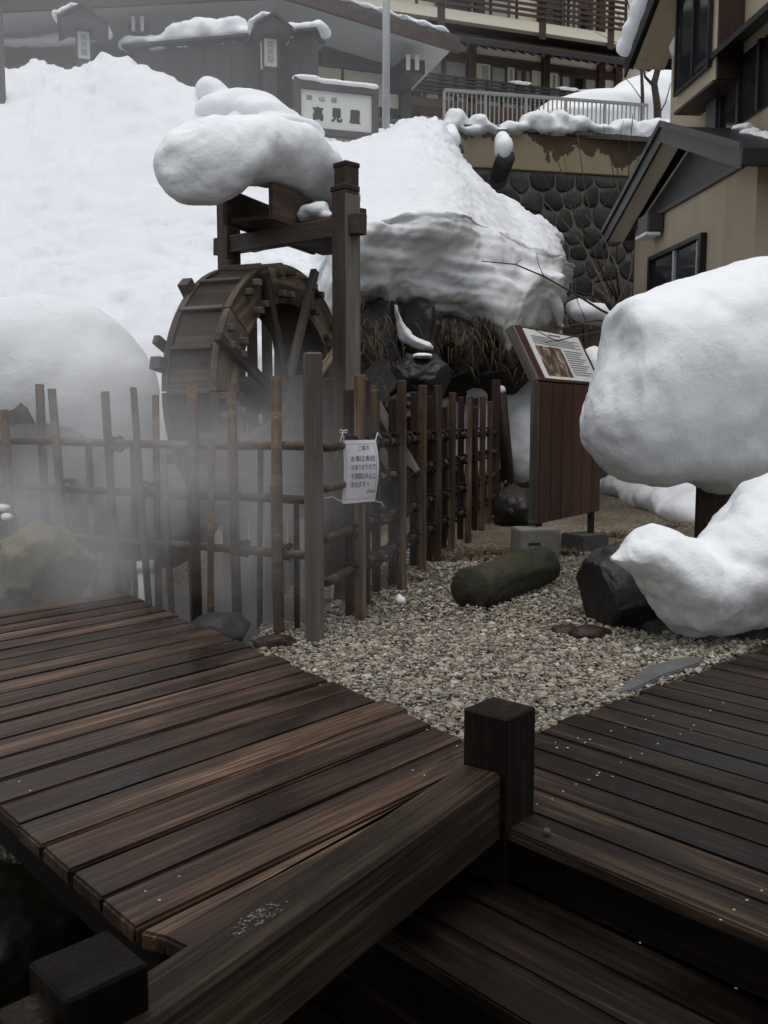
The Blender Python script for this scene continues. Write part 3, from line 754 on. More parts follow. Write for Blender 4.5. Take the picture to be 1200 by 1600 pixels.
# pale weathered board on the front post's right side
s_ = PF + Vector((u_.x, u_.y, 0)) * .066
bar('pale_board', (s_.x, s_.y, -.3), (s_.x, s_.y, zf - .03), .112, .012, M['palewood'], fm, up=u_)
bz = at(541, 356, PF.y).z; 
bar('cross_beam', PLp - u_ * .14 + Vector((0, 0, bz + .07)), PF + u_ * .15 + Vector((0, 0, bz)), .075, .115, M['frame'], fm)
fdir = wb
TC = WC - wn_ * (WT / 2 - .02) + wb * .12; TC.z = bz + .10
bar('flume_bearer', PLp - u_ * .1 + Vector((0, 0, bz + .14)) + fdir * .38, PF - u_ * .05 + Vector((0, 0, bz + .14)) + fdir * .30, .08, .09, M['slatdark'], fm)
flm = thing('water_flume', (TC.x, TC.y, TC.z), 'short wooden water flume lying on the cross beam above the wheel', 'flume')
for s in (1, -1):
    o = wn_ * (.17 * s)
    bar('flume_side', TC + o - fdir * .36 + Vector((0, 0, .12)), TC + o + fdir * (.14 if s > 0 else .8) + Vector((0, 0, .12)), .035, .225, M['frame'], flm)
bar('flume_floor', TC - fdir * .34 + Vector((0, 0, .03)), TC + fdir * .9 + Vector((0, 0, .03)), .30, .03, M['frame'], flm)
# axle bearing timbers and braces
for k_ in range(5):
    o_ = at(376 + 19 * k_ + (4 if k_ > 1 else 0), 600, 7.15 + .05 * k_); bar('back_board', (o_.x, o_.y, -.4), (o_.x, o_.y, at(400, 462 + 9 * (k_ % 2), 7.2).z), .03, .082, M['slatdark'], fm, up=(1, 0, 0))
bar('bearing_timber', at(470, 668, 5.55), at(560, 668, 5.85), .10, .10, M['slatdark'], fm)
bar('bearing_post', at(516, 900, 5.6), at(516, 592, 5.6), .10, .09, M['slatdark'], fm)
for (a, b) in (((563, 588), (650, 738)), ((548, 618), (618, 745))):
    bar('brace', at(*a, 6.1), at(*b, 6.0), .065, .035, M['palewood'], fm, up=(0, -1, 0))
bar('brace', at(498, 585, 5.6), at(530, 540, 5.7), .05, .04, M['rim'], fm, up=(0, -1, 0))
bar('side_rail', at(350, 690, 5.5), at(560, 690, 5.75), .05, .06, M['frame'], fm)
# ------------------------------------------------------------------ snow on the flume
def E(px, py, Y, rx, ry, rz, rot=0, tilt=0): return (at(px, py, Y), (rx, ry, rz), rot, tilt)
def ST(px, y0, y1, Y, hd): return (at(px, y0, Y), at(px, y1, Y), hd)
sn = drift('flume_snow', [ST(272, 238, 264, 5.40, .06), ST(281, 208, 294, 5.42, .16), ST(300, 190, 316, 5.46, .24), ST(325, 181, 326, 5.53, .29), ST(346, 178, 314, 5.62, .30), ST(365, 178, 296, 5.7, .31), ST(400, 182, 293, 5.87, .30), ST(440, 195, 298, 6.05, .29), ST(475, 222, 308, 6.22, .27), ST(505, 258, 322, 6.36, .22), ST(530, 292, 334, 6.5, .16), ST(542, 318, 334, 6.58, .06)], M['snow'], wn_, 2.35, .034, 2.3, 2)
tag(sn, 'thick rounded snow cap overhanging the end of the flume', 'snow')
tag(blob('snow_clump', [E(492, 332, 5.98, .10, .1, .055), E(476, 340, 5.98, .06, .08, .04), E(510, 340, 5.96, .07, .08, .04), E(498, 322, 6.0, .06, .08, .04)], M['snow'], .013, 3, .03, 6, 5), 'small snow clump on the cross beam beside the flume end', 'snow')

# ------------------------------------------------------------------ information board
ib = thing('information_board', on(870, 870, 0), 'red-brown plank information board with slanted printed panel on concrete feet', 'information board')
i0 = at(838, 818, 6.72); i1 = at(934, 798, 7.70); ZB, ZK, ZT = .315, 1.375, 1.80
iu = (i1 - i0); iu.z = 0; IL = iu.length; iu.normalize(); inn = Vector((iu.y, -iu.x, 0)); inn = inn if inn.y < 0 else -inn
i0.z = 0; lean = .22
nb = 6
for k in range(nb):
    a, b = k * IL / nb + .004, (k + 1) * IL / nb - .004; c = i0 + iu * (a + b) / 2
    bar('plank', c + Vector((0, 0, ZB)), c + Vector((0, 0, ZK)), b - a, .035, M['redwood'], ib, up=inn)
    bar('plank', c + inn * .004 + Vector((0, 0, ZK + .004)), c - inn * lean + Vector((0, 0, ZT)), b - a, .035, M['redwood'], ib, up=inn)
bar('backing_board', i0 - inn * .032 + iu * .0 + Vector((0, 0, (ZB + ZK) / 2 + .01)), i0 + iu * IL - inn * .032 + Vector((0, 0, (ZB + ZK) / 2 + .01)), .022, ZK - ZB - .03, M['blackwood'], ib)
# end boards in grey-brown, with the kink
for t in (-.014,):
    c = i0 + iu * t
    bar('end_board', c - inn * .02 + Vector((0, 0, ZB)), c - inn * .02 + Vector((0, 0, ZK)), .024, .07, M['oldwood'], ib, up=inn)
    bar('end_board', c - inn * .022 + Vector((0, 0, ZK)), c - inn * (lean + .025) + Vector((0, 0, ZT - .01)), .024, .075, M['oldwood'], ib, up=inn)
sd_ = (Vector((0, 0, ZT - ZK)) - inn * lean).normalized(); pn = iu.cross(sd_).normalized(); pn = pn if pn.dot(inn) > 0 else -pn
SL = math.hypot(ZT - ZK, lean); o_ = i0 + Vector((0, 0, ZK)) + pn * .024
PWd, PHt = IL * .86, SL * .90
def ip(u, v, off=0): return o_ + iu * (IL * .075 + u * PWd) + sd_ * (SL * .045 + (1 - v) * PHt) + pn * off
bar('printed_panel', ip(0, .5), ip(1, .5), PHt, .008, M['panelwhite'], ib, up=pn, bev=.001)
def quad(u0, u1, v0, v1, off): return [ip(u0, v1, off), ip(u1, v1, off), ip(u1, v0, off), ip(u0, v0, off)], [(0, 1, 2, 3)]
k = N('old_photograph_print'); n1 = k.noise(k.co((1, 1, 1), 'Object', False), 9, 7, .65, .6)
M['photo'] = k.out(k.ramp(n1, [(.30, (.025, .018, .014)), (.48, (.10, .07, .05)), (.58, (.30, .21, .15)), (.72, (.50, .42, .36))]), .5)
v, f = quad(.07, .52, .33, .94, .0062); wmesh('photograph', v, f, M['photo'], ib)
V = []
for i in range(5): V.append(quad(.07, .93 - .1 * (i % 2), .13 + i * .036, .145 + i * .036, .0062))
for i in range(11): V.append(quad(.56, .93 - .05 * (i % 3), .36 + i * .05, .378 + i * .05, .0062))
V.append(quad(.40, .62, .045, .075, .0062)); Vt, Ft = merge(V); wmesh('print_lines', Vt, Ft, M['inksoft'], ib)
fb = on(845, 883, 0); 
bm_ = boxmesh(.30, .28, .30, .01, 2).copy(); link('concrete_foot', bm_, M['concrete'], ib, Matrix.Translation((i0.x - .02, i0.y - .06, .14)) @ Matrix.Rotation(.12, 4, 'Z'))
c = Vector((i0.x - .05, i0.y - .205, .19)); bar('slot', c + Vector((-.04, -.002, 0)), c + Vector((.05, .009, 0)), .012, .022, M['blackwood'], ib)
c2 = i0 + iu * (IL - .10) - inn * .02; bar('steel_leg', c2 + Vector((0, 0, -.02)), c2 + Vector((0, 0, ZB + .1)), .05, .05, M['blackwood'], ib)
link('concrete_foot', boxmesh(.30, .28, .20, .012, 2).copy(), M['concdark'], ib, Matrix.Translation((c2.x - .06, c2.y - .05, .03)) @ Matrix.Rotation(.5, 4, 'Z'))
c3 = i0 + iu * .08 - inn * .02; bar('steel_leg', c3 + Vector((0, 0, .1)), c3 + Vector((0, 0, ZB + .1)), .05, .05, M['blackwood'], ib)

# leaning dark post with snow on its head
lp = thing('leaning_post', on(797, 790, 0), 'dark round post leaning by the fence end with snow on its head', 'post')
pA, pB = on(799, 806, 0), at(781, 612, 9.7)
tube('pole', [pA, (pA + pB) / 2, pB], [.075, .073, .07], M['slatdark'], lp, 12)
v, f = ico(3); wmesh('snow_cap', [Vector((x * .062, y * .062, z * .05)) + pB + Vector((0, 0, .02)) for x, y, z in v], f, M['snow'], lp, True)
# ------------------------------------------------------------------ stones and small things on the gravel
def capsule_rock(name, a, b, r, m, seed):
    v, f = ico(4); a, b = Vector(a), Vector(b); L = (b - a).length; Mx = Matrix.Translation((a + b) / 2) @ frame(b - a); out = []
    for p in v:
        p = Vector(p); q = Vector((abs(p.x) ** .45 * (1 if p.x > 0 else -1) * L / 2, p.y * r * (1 - abs(p.x) ** 8 * .2), p.z * r))
        n_ = 1 / max(.001, math.hypot(p.y, p.z)) if abs(p.x) < .93 else 0
        if n_: k = min(1.0, (1 - abs(p.x)) * 9) ; q.y = p.y * r * (1 + (n_ - 1) * k); q.z = p.z * r * (1 + (n_ - 1) * k)
        d = .13 * fbm(p * 1.5 + Vector((seed, 0, 0)), 3, seed) + .05 * fbm(q * 14, 3, seed)
        q.y *= 1 + d * 1.5; q.z *= 1 + d * 1.5; out.append(Mx @ q)
    return wmesh(name, out, f, m, None, True)
la, lb = on(728, 955, 0), on(853, 912, 0)
tag(capsule_rock('log_shaped_stone', la + Vector((.02, .05, .11)), lb + Vector((0, .05, .125)), .128, M['logstone'], 3), 'long rounded mossy stone lying like a log on the gravel', 'stone')
rc = on(965, 985, 0)
tag(rock('dark_boulder', rc + Vector((.12, .22, .13)), (.30, .32, .30), M['rockdark'], 12, .4, .2, 9), 'dark wet angular boulder under the snow pile on the gravel', 'boulder')
tag(rock('flat_stone', on(884, 992, 0) + Vector((0, .02, .012)), (.085, .06, .04), M['redrock'], 5, .2, .2, 5, 3), 'flat reddish stone beside the dark boulder', 'stone')
tag(rock('flat_stone', on(925, 998, 0) + Vector((0, .05, .01)), (.12, .09, .06), M['redrock'], 8, .5, .2, 5, 3), 'reddish stone tucked under the dark boulder', 'stone')
tag(rock('flat_stone', on(675, 998, 0) + Vector((0, 0, .0)), (.06, .035, .012), M['stoneflat'], 9, .2, .2, 4, 2), 'pale flat stone lying alone on the gravel', 'stone')
for px, py, r, lab in ((626, 938, .036, 'small snow lump on the gravel in front of the fence'), (571, 911, .04, 'small snow lump behind the fence slats')):
    p = on(px, py + 6, 0); tag(blob('snow_lump', [(p + Vector((0, 0, r * .6)), (r, r, r * .8)), (p + Vector((-r * .3, 0, r * 1.1)), (r * .5, r * .5, r * .7))], M['snow'], .008, 3, .004, 20, px), lab, 'snow')
tag(rock('dark_boulder', on(815, 835, 0) + Vector((.02, .5, .18)), (.22, .4, .34), M['rockdark'], 22, 0, .2, 8), 'black boulder standing behind the information board', 'boulder')
# snow-capped timber sign at the right edge
sg = thing('timber_stand', on(1150, 860, 0), 'dark timber stand buried under the huge snow cap', 'stand')
for k in range(5):
    x0 = at(1088, 800, 5.75); p = Vector((x0.x + .075 + k * .152, 5.75 + .05 * k, 0))
    bar('board', p + Vector((0, 0, -.05)), p + Vector((0, 0, .85)), .148, .06, M['slatdark'], sg, up=(0, -1, 0))
bar('cross_rail', Vector((2.0, 5.66, .84)), Vector((2.9, 5.95, .86)), .12, .08, M['slatdark'], sg)
big = drift('snow_heap', [ST(917, 655, 685, 5.46, .10), ST(922, 622, 706, 5.48, .22), ST(934, 584, 726, 5.5, .32), ST(949, 536, 740, 5.52, .41), ST(962, 488, 748, 5.52, .47), ST(985, 467, 755, 5.55, .52), ST(1020, 455, 758, 5.6, .56), ST(1060, 440, 753, 5.65, .58), ST(1090, 428, 761, 5.7, .58), ST(1120, 417, 764, 5.74, .58), ST(1150, 408, 750, 5.78, .57), ST(1182, 403, 732, 5.82, .55), ST(1215, 420, 712, 5.86, .52), ST(1260, 460, 695, 5.9, .45), ST(1305, 520, 670, 5.95, .32), ST(1325, 560, 640, 5.98, .12)], M['snow'], (-.08, 1, 0), 2.5, .045, 1.9, 11, 130, 90)
tag(big, 'huge rounded snow cap perched on the dark timber stand', 'snow')
pile = drift('snow_pile', [ST(956, 871, 877, 4.30, .03), ST(972, 856, 890, 4.32, .10), ST(995, 838, 902, 4.34, .17), ST(1022, 829, 935, 4.36, .22), ST(1050, 830, 976, 4.38, .26), ST(1078, 840, 997, 4.4, .29), ST(1102, 846, 994, 4.44, .31), ST(1130, 818, 988, 4.5, .34), ST(1162, 784, 984, 4.56, .36), ST(1200, 750, 984, 4.62, .37), ST(1260, 722, 985, 4.7, .36), ST(1320, 730, 985, 4.76, .28), ST(1360, 800, 960, 4.8, .10)], M['snow'], (-.1, 1, 0), 2.3, .04, 3.2, 21, 120, 72)
tag(pile, 'snow pile sliding over the dark boulder', 'snow')
tag(rock('dark_boulder', on(1180, 1005, 0) + Vector((0, .35, .05)), (.5, .3, .2), M['rockdark'], 31, 0, .2, 8), 'low dark boulder beneath the right end of the snow pile', 'boulder')

# ------------------------------------------------------------------ channel side stones
tag(rock('mossy_boulder', at(58, 905, 4.95), (.33, .26, .30), M['rockmoss'], 41, .3, .2, 7), 'large mossy boulder at the deck end in the steam', 'boulder')
tag(rock('mossy_boulder', at(-25, 840, 5.35), (.26, .22, .28), M['rockmoss'], 43, .1, .2, 7), 'mossy boulder behind the large one, flecked with snow', 'boulder')
tag(blob('snow_patch', [E(4, 794, 5.22, .05, .05, .02), E(12, 808, 5.14, .035, .04, .02)], M['snow'], .012, 3, .01, 9, 3), 'scrap of snow on the mossy boulder at the left edge', 'snow')
tag(rock('channel_stone', at(180, 915, 5.25), (.10, .10, .09), M['rockmoss'], 45, 0, .2, 6, 3), 'small pale stone by the deck corner beside the white pipe', 'stone')
tag(rock('channel_stone', at(345, 985, 4.35) , (.16, .13, .09), M['rockdark'], 47, 0, .2, 6, 3), 'dark stone in the channel below the deck edge', 'stone')
tag(rock('channel_stone', at(430, 1005, 4.3) , (.12, .10, .06), M['redrock'], 48, 0, .2, 6, 3), 'brown stone at the channel bank by the gravel', 'stone')
for i, (px, py, Y, r, lab) in enumerate(((90, 720, 6.6, .5, 'dark boulder behind the left end of the thin fence'), (180, 760, 6.4, .45, 'dark boulder in the steam left of the wheel'), (20, 640, 7.0, .45, 'black boulder under the snow dome'), (265, 800, 6.3, .4, 'dark boulder at the foot of the wheel'), (30, 830, 6.2, .4, 'dark boulder low in the channel'))):
    tag(rock('channel_boulder', at(px, py, Y) + Vector((0, 0, -.1)), (r, r * .8, r * .8), M['rockdark'], 60 + i, i, .25, 8, 3), lab, 'boulder')
pw = at(230, 905, 5.05)
pp_ = thing('white_pipe', (pw.x, pw.y, -.4), 'short white pipe standing at the deck corner', 'pipe')
tube('pipe', [Vector((pw.x, pw.y, -.4)), Vector((pw.x, pw.y, at(230, 878, 5.05).z))], .052, M['whitepaint'], pp_, 14)
tube('pipe_collar', [Vector((pw.x, pw.y, at(230, 892, 5.05).z)), Vector((pw.x, pw.y, at(230, 878, 5.05).z + .003))], .058, M['whitepaint'], pp_, 14)
# sunken wall at the bottom left
lw = rock('mossy_boulder', on(15, 1440, -.3) + Vector((-.12, .1, -.05)), (.28, .35, .16), M['mud'], 71, 0, .15, 6)
tag(lw, 'dark mossy stone in the pit beside the deck corner', 'boulder')

# ------------------------------------------------------------------ snow hillside with the broken-off cornice
def catmull(P, t):
    n = len(P) - 1; i = min(int(t), n - 1); f = t - i
    p0, p1, p2, p3 = P[max(i - 1, 0)], P[i], P[i + 1], P[min(i + 2, n)]
    return .5 * ((2 * p1) + (p2 - p0) * f + (2 * p0 - 5 * p1 + 4 * p2 - p3) * f * f + (3 * p1 - p0 - 3 * p2 + p3) * f ** 3)
colsP = [
 [(-260, 780, 9), (-260, 750, 8.6), (-260, 700, 8.5), (-260, 560, 9), (-260, 430, 10), (-260, 300, 12), (-260, 190, 14.5), (-260, 105, 17.5), (-260, 120, 21.5)],
 [(0, 780, 9.2), (0, 730, 8.6), (0, 695, 8.5), (0, 560, 9), (0, 440, 10), (0, 310, 12), (0, 200, 14.5), (0, 112, 17), (0, 118, 20)],
 [(60, 780, 9.2), (60, 730, 8.6), (60, 695, 8.5), (60, 560, 9), (60, 440, 10), (60, 310, 12), (60, 200, 14.5), (60, 97, 17.2), (60, 110, 20)],
 [(115, 780, 9.2), (115, 730, 8.6), (115, 695, 8.5), (115, 560, 9), (115, 440, 10), (115, 310, 12), (112, 200, 14.5), (108, 112, 16.8), (108, 130, 19.5)],
 [(190, 780, 9.2), (190, 730, 8.6), (190, 695, 8.5), (190, 560, 9), (190, 440, 10), (190, 310, 12), (185, 200, 14.3), (180, 93, 16.6), (180, 110, 19.5)],
 [(300, 780, 9.3), (300, 730, 8.8), (300, 680, 8.6), (300, 560, 9), (300, 440, 9.8), (300, 330, 11.5), (300, 230, 13.5), (300, 135, 15.8), (300, 150, 19)],
 [(390, 720, 9.6), (385, 690, 9.2), (385, 655, 8.9), (385, 560, 9), (390, 450, 9.5), (395, 330, 11.2), (395, 230, 13.4), (395, 150, 15.6), (395, 160, 19)],
 [(470, 690, 9.8), (468, 665, 9.4), (468, 642, 9.1), (475, 550, 9.1), (485, 440, 9.3), (480, 340, 10.8), (470, 260, 13), (455, 196, 15.0), (455, 205, 18.5)],
 [(520, 620, 10.6), (520, 580, 9.9), (520, 555, 9.7), (525, 460, 9.3), (530, 368, 8.8), (535, 310, 10.8), (535, 262, 13), (535, 222, 14.9), (535, 232, 18.5)],
 [(563, 560, 11.2), (562, 505, 10.2), (562, 486, 9.75), (565, 430, 9.3), (577, 352, 8.6), (585, 300, 10.6), (595, 246, 13.2), (598, 203, 15.6), (600, 210, 18.5)],
 [(625, 530, 11.4), (622, 492, 10.4), (620, 474, 9.9), (625, 420, 9.45), (648, 338, 8.9), (655, 290, 10.9), (652, 236, 13.6), (650, 189, 16.4), (650, 198, 19.2)],
 [(690, 545, 11.6), (690, 512, 10.6), (688, 498, 10.2), (695, 430, 9.85), (722, 342, 9.2), (712, 292, 11.2), (697, 242, 14.2), (690, 197, 17), (690, 202, 19.6)],
 [(745, 545, 11.8), (742, 508, 11.0), (740, 490, 10.3), (745, 430, 10.0), (756, 355, 9.7), (747, 312, 11.8), (737, 278, 13.8), (722, 248, 16.2), (722, 255, 19)],
 [(800, 565, 12), (796, 535, 11.1), (796, 521, 10.35), (812, 450, 10.2), (818, 385, 10.2), (806, 352, 11.8), (796, 334, 13), (780, 308, 15), (780, 320, 18)],
 [(855, 535, 12.1), (850, 512, 11.4), (848, 495, 10.8), (858, 440, 10.5), (862, 398, 10.5), (855, 373, 11.6), (848, 357, 12.6), (840, 343, 14), (842, 360, 17)],
 [(880, 525, 12.4), (878, 503, 11.9), (876, 486, 11.3), (884, 440, 11.2), (884, 411, 11.4), (880, 391, 12), (875, 377, 12.8), (872, 367, 13.8), (872, 380, 16)],
 [(868, 525, 13.6), (866, 503, 13.4), (866, 483, 13.3), (870, 442, 13.3), (872, 416, 13.3), (872, 401, 13.5), (871, 391, 13.7), (870, 386, 14.2), (868, 395, 16)],
]
colsP = [[(q[0], q[1], q[2] - (.55 if ci_ > 7 and ri in (2, 3) else .25 if ci_ > 7 and ri == 1 else 0)) for ri, q in enumerate(c)] for ci_, c in enumerate(colsP)]
CP = [[np.array(at(*q)) for q in c] for c in colsP]
CP = [c[:5] + [c[4] * .76 + c[5] * .24 + np.array((0, 0, .03))] + c[5:] if ci > 6 else c[:5] + [c[4] * .5 + c[5] * .5] + c[5:] for ci, c in enumerate(CP)]          # a firmer lip along the overhang
NU, NV = 250, 190
rows = [[catmull(c, v / (NV - 1) * 9) for c in CP] for v in range(NV)]
G = np.array([[catmull(rw, u / (NU - 1) * (len(CP) - 1)) for u in range(NU)] for rw in rows])
du = np.gradient(G, axis=1); dv = np.gradient(G, axis=0); nn = np.cross(du, dv); nn /= np.linalg.norm(nn, axis=2, keepdims=True) + 1e-9
if nn[NV // 2, NU // 2, 1] > 0: nn = -nn
for j in range(NV):
    for i in range(NU):
        p = Vector(G[j, i]); v = j / (NV - 1) * 9
        kq = .38 if v > 4.2 and p.x > -.8 else .8
        lump = kq * (.16 * fbm(p * .55, 3, 1) + .06 * fbm(p * 1.7, 3, 2)) + .026 * fbm(p * 5, 3, 3) + .012 * fbm(p * 15, 2, 4)
        if p.x < -.5 and v > 3: dn = fbm(p * 2.6, 2, 12); lump -= .10 * max(0, dn - .22)          # slumps and old prints
        if v > 6.5: lump += .05 * fbm(p * 3.5, 3, 8) * (v - 6.5)
        if v < 4.1 and G[j, i, 0] > -1.2:       # horizontal layering of the broken face
            lump += .045 * noise.noise(Vector((p.x * .6, p.y * .6, p.z * 6.5))) + .022 * noise.noise(Vector((p.x * 1.2, p.y * 1.2, p.z * 15)))
            lump += .10 * fbm((p.x * 1.4, p.y * 1.4, p.z * .9), 2, 6)
            if v < 3.2 and p.x > -.3: G[j, i, 2] -= .34 * max(0, fbm((p.x * 2.1, 3.3, 0), 2, 9)) * max(0, 1 - abs(v - 1.9) / 1.2)          # ragged lobes along the lower edge
        G[j, i] += nn[j, i] * lump
V = G.reshape(-1, 3); F = [(j * NU + i, j * NU + i + 1, (j + 1) * NU + i + 1, (j + 1) * NU + i) for j in range(NV - 1) for i in range(NU - 1)]
tag(wmesh('snow_hillside', V, F, M['snowold'], None, True), 'steep snow-covered hillside with an overhanging layered edge', 'hillside', kind='structure')
dome = blob('snow_dome', [E(70, 610, 7.3, .95, .7, .75), E(150, 640, 7.1, .5, .5, .6), E(-80, 600, 7.4, .8, .7, .8), E(30, 560, 7.5, .6, .6, .5)], M['snowold'], .06, 12, .05, 1.4, 31)
tag(dome, 'big rounded snow dome over dark boulders at the left edge', 'snow')
# ridge lumps
tag(blob('snow_lump', [E(334, 146, 15.6, .26, .3, .20), E(322, 140, 15.7, .2, .3, .16), E(350, 160, 15.5, .3, .3, .15)], M['snow'], .05, 5, .07, 2.2, 41), 'small hooded snow lump on the ridge above the hillside', 'snow')
tag(blob('snow_lump', [E(385, 176, 15.2, .6, .7, .34), E(418, 190, 15, .6, .7, .28), E(450, 208, 14.8, .6, .7, .2), E(355, 182, 15.1, .5, .6, .28), E(400, 182, 15.1, .6, .7, .3)], M['snow'], .05, 14, .09, 1.3, 42), 'broad snow lump on the ridge left of the white sign', 'snow')

# rocks, wall and grass under the cornice
for i, (px, py, Y, r, rot, lab) in enumerate((
  (590, 540, 9.3, (.32, .3, .5), 0, 'dark boulder behind the tall frame post'), (654, 522, 9.4, (.24, .3, .34), .5, 'black boulder jutting out under the snow overhang'),
  (652, 598, 8.9, (.34, .3, .27), .2, 'rounded dark boulder with a snow cap above the fence'), (600, 610, 9.0, (.3, .3, .3), 1, 'dark boulder low between post and fence'),
  (715, 535, 9.9, (.35, .3, .32), 2, 'brown-black boulder among the dry grass'), (775, 545, 10.3, (.32, .3, .33), 3, 'dark boulder behind the dry grass by the board'),
  (830, 545, 10.6, (.3, .3, .3), 1, 'dark boulder just behind the information board top'), (560, 600, 9.6, (.4, .3, .45), 1, 'black boulder beside the wheel'), (640, 640, 8.8, (.35, .25, .25), 1, 'dark boulder behind the fence slats'))):
    tag(rock('hillside_boulder', at(px, py, Y), r, M['rockdark'], 80 + i, rot, .25, 8), lab, 'boulder')
tag(drift('snow_patch', [ST(616, 476, 490, 9.25, .05), ST(620, 478, 510, 9.22, .09), ST(626, 492, 529, 9.16, .10), ST(634, 509, 538, 9.1, .11), ST(645, 523, 543, 9.06, .12), ST(658, 531, 546, 9.04, .12), ST(670, 537, 547, 9.04, .10), ST(677, 541, 546, 9.05, .03)], M['snow'], (0, 1, 0), 2.0, .02, 5, 44, 50, 32), 'snow tongue lying between two dark boulders', 'snow')
tag(blob('snow_patch', [E(660, 556, 8.75, .10, .12, .03)], M['snow'], .02, 3, .01, 5, 45), 'thin snow cap on the rounded dark boulder', 'snow')
cw0, cw1 = at(540, 562, 9.7), at(850, 578, 9.7)
cwl = link('concrete_wall', boxmesh(4.4, .25, 2.0, .02, 2).copy(), M['concdark'], None, Matrix.Translation(((at(520, 600, 11.8).x + at(870, 600, 11.8).x) / 2, 11.9, at(700, 572, 11.8).z - 1.0)) @ Matrix.Rotation(.02, 4, 'Z'))
tag(cwl, 'low grey concrete channel wall behind the fence', 'wall')
tag(blob('snow_pile', [E(818, 690, 10.9, .30, .3, .50), E(805, 650, 11.1, .28, .3, .28), E(830, 645, 11.2, .25, .3, .35), E(836, 615, 11.2, .14, .2, .17), E(800, 700, 10.9, .2, .2, .22)], M['snow'], .04, 6, .05, 3, 46), 'snow pile between the leaning post and the information board', 'snow')
tag(blob('snow_pile', [E(715, 690, 10.9, .36, .3, .25), E(750, 660, 11.0, .36, .3, .28), E(700, 640, 11.1, .17, .2, .14), E(685, 712, 10.6, .3, .3, .12), E(745, 715, 10.8, .36, .3, .24), E(745, 622, 11.2, .14, .1, .14)], M['snow'], .04, 5, .06, 3, 47), 'snow pile seen through the far fence slats', 'snow')
tag(blob('snow_pile', [E(925, 490, 11.2, .27, .3, .14), E(905, 480, 11.4, .18, .3, .12), E(945, 498, 11.2, .2, .3, .08)], M['snow'], .05, 5, .03, 2, 48), 'grey snow heap on the brown board fence behind the board', 'snow')
tag(blob('snow_pile', [E(945, 570, 10.2, .22, .3, .14), E(930, 555, 10.3, .14, .2, .10), E(955, 600, 10.0, .2, .3, .16), E(930, 590, 10, .14, .2, .08)], M['snow'], .04, 5, .03, 3, 49), 'broken snow behind the right corner of the information board', 'snow')
bf = thing('board_fence', at(930, 640, 10.6), 'low brown board fence under snow behind the information board', 'fence')
for k in range(2):
    z = at(930, 512 + 17 * k, 10.6).z; bar('board', (at(880, 520, 10.6).x, 10.6, z - .06), (at(990, 520, 10.6).x, 10.8, z - .06), .03, .12, M['frame'], bf)
bar('fence_stake', at(915, 660, 10.64), at(915, 508, 10.64), .06, .06, M['slatdark'], bf)
st = []
for k_ in range(12):
    px = 925 + 16 * k_; Yw = 4.427 / ((px - 600) / FPX + .0886) - .55; X = (px - 600) / FPX * Yw
    st.append(((X, Yw, gz(X, Yw) + .05 + .04 * math.sin(k_ * 1.7)), (.42, .45, .24 + .05 * math.sin(k_ * 2.3))))
tag(blob('snow_strip', st, M['snow'], .045, 5, .06, 2, 50), 'low bank of melting snow along the foot of the tan house', 'snow', kind='stuff')

# dry grass
def tuft(c, n, h, spread, droop, rnd_):
    P = []
    for _ in range(n):
        a = rnd_.uniform(0, 6.28); r = rnd_.uniform(0, spread); b = Vector(c) + Vector((math.cos(a) * r, math.sin(a) * r * .7, 0))
        dr = Vector((rnd_.gauss(0, 1), rnd_.gauss(-.2, 1), 0)); dr = dr.normalized() if dr.length > .01 else Vector((1, 0, 0))
        hh = h * rnd_.uniform(.5, 1.2); w = rnd_.uniform(.003, .006); sd__ = Vector((-dr.y, dr.x, 0)) * w; v = []
        for k in range(5):
            t = k / 4; q = b + dr * (droop * hh * t ** 1.6) + Vector((0, 0, hh * (t * (1.15 - .75 * abs(droop) * t)))); v += [q + sd__ * (1 - t * .85), q - sd__ * (1 - t * .85)]
        P.append((v, [(0, 1, 3, 2), (2, 3, 5, 4), (4, 5, 7, 6), (6, 7, 9, 8)]))
    return P
rr_ = random.Random(3); P = []
for px, py, n, h, s, dr in ((735, 875, 130, .16, .28, 1.1), (770, 868, 110, .15, .22, 1.1), (700, 860, 70, .12, .2, 1.2), (700, 890, 50, .10, .2, 1.2), (808, 886, 40, .10, .12, 1.1), (885, 868, 60, .12, .15, 1.0), (845, 850, 40, .15, .1, .9), (960, 840, 80, .14, .3, 1.0), (1050, 830, 100, .16, .3, .9), (1000, 815, 60, .14, .4, 1.0), (1070, 800, 60, .2, .2, .8), (800, 800, 90, .25, .12, 1.0), (640, 900, 40, .1, .15, 1.1), (860, 815, 30, .12, .15, 1), (955, 800, 50, .14, .4, 1), (1010, 780, 60, .14, .5, 1)):
    P += tuft(on(px, py, 0.0), int(n * 1.7), h, s * 1.15, dr, rr_)
def hang(c, n, L, spread, rnd_):
    P = []
    for _ in range(n):
        b = Vector(c) + Vector((rnd_.gauss(0, spread), rnd_.gauss(0, spread * .6), rnd_.gauss(0, spread * .8)))
        d = Vector((rnd_.gauss(.1, .6), rnd_.gauss(-.6, .4), rnd_.uniform(.0, .7))); d.normalize(); l = L * rnd_.uniform(.4, 1.25); w = rnd_.uniform(.0025, .006); v = []; q = b.copy(); k = 6
        sd__ = Vector((d.y, -d.x, 0)); sd__ = (sd__.normalized() if sd__.length > .01 else Vector((1, 0, 0))) * w
        for i in range(k):
            t = i / (k - 1); v += [q + sd__ * (1 - t * .9), q - sd__ * (1 - t * .9)]; d = (d + Vector((0, 0, -.42))).normalized(); q = q + d * l / k
        P.append((v, [(2 * i, 2 * i + 1, 2 * i + 3, 2 * i + 2) for i in range(k - 1)]))
    return P
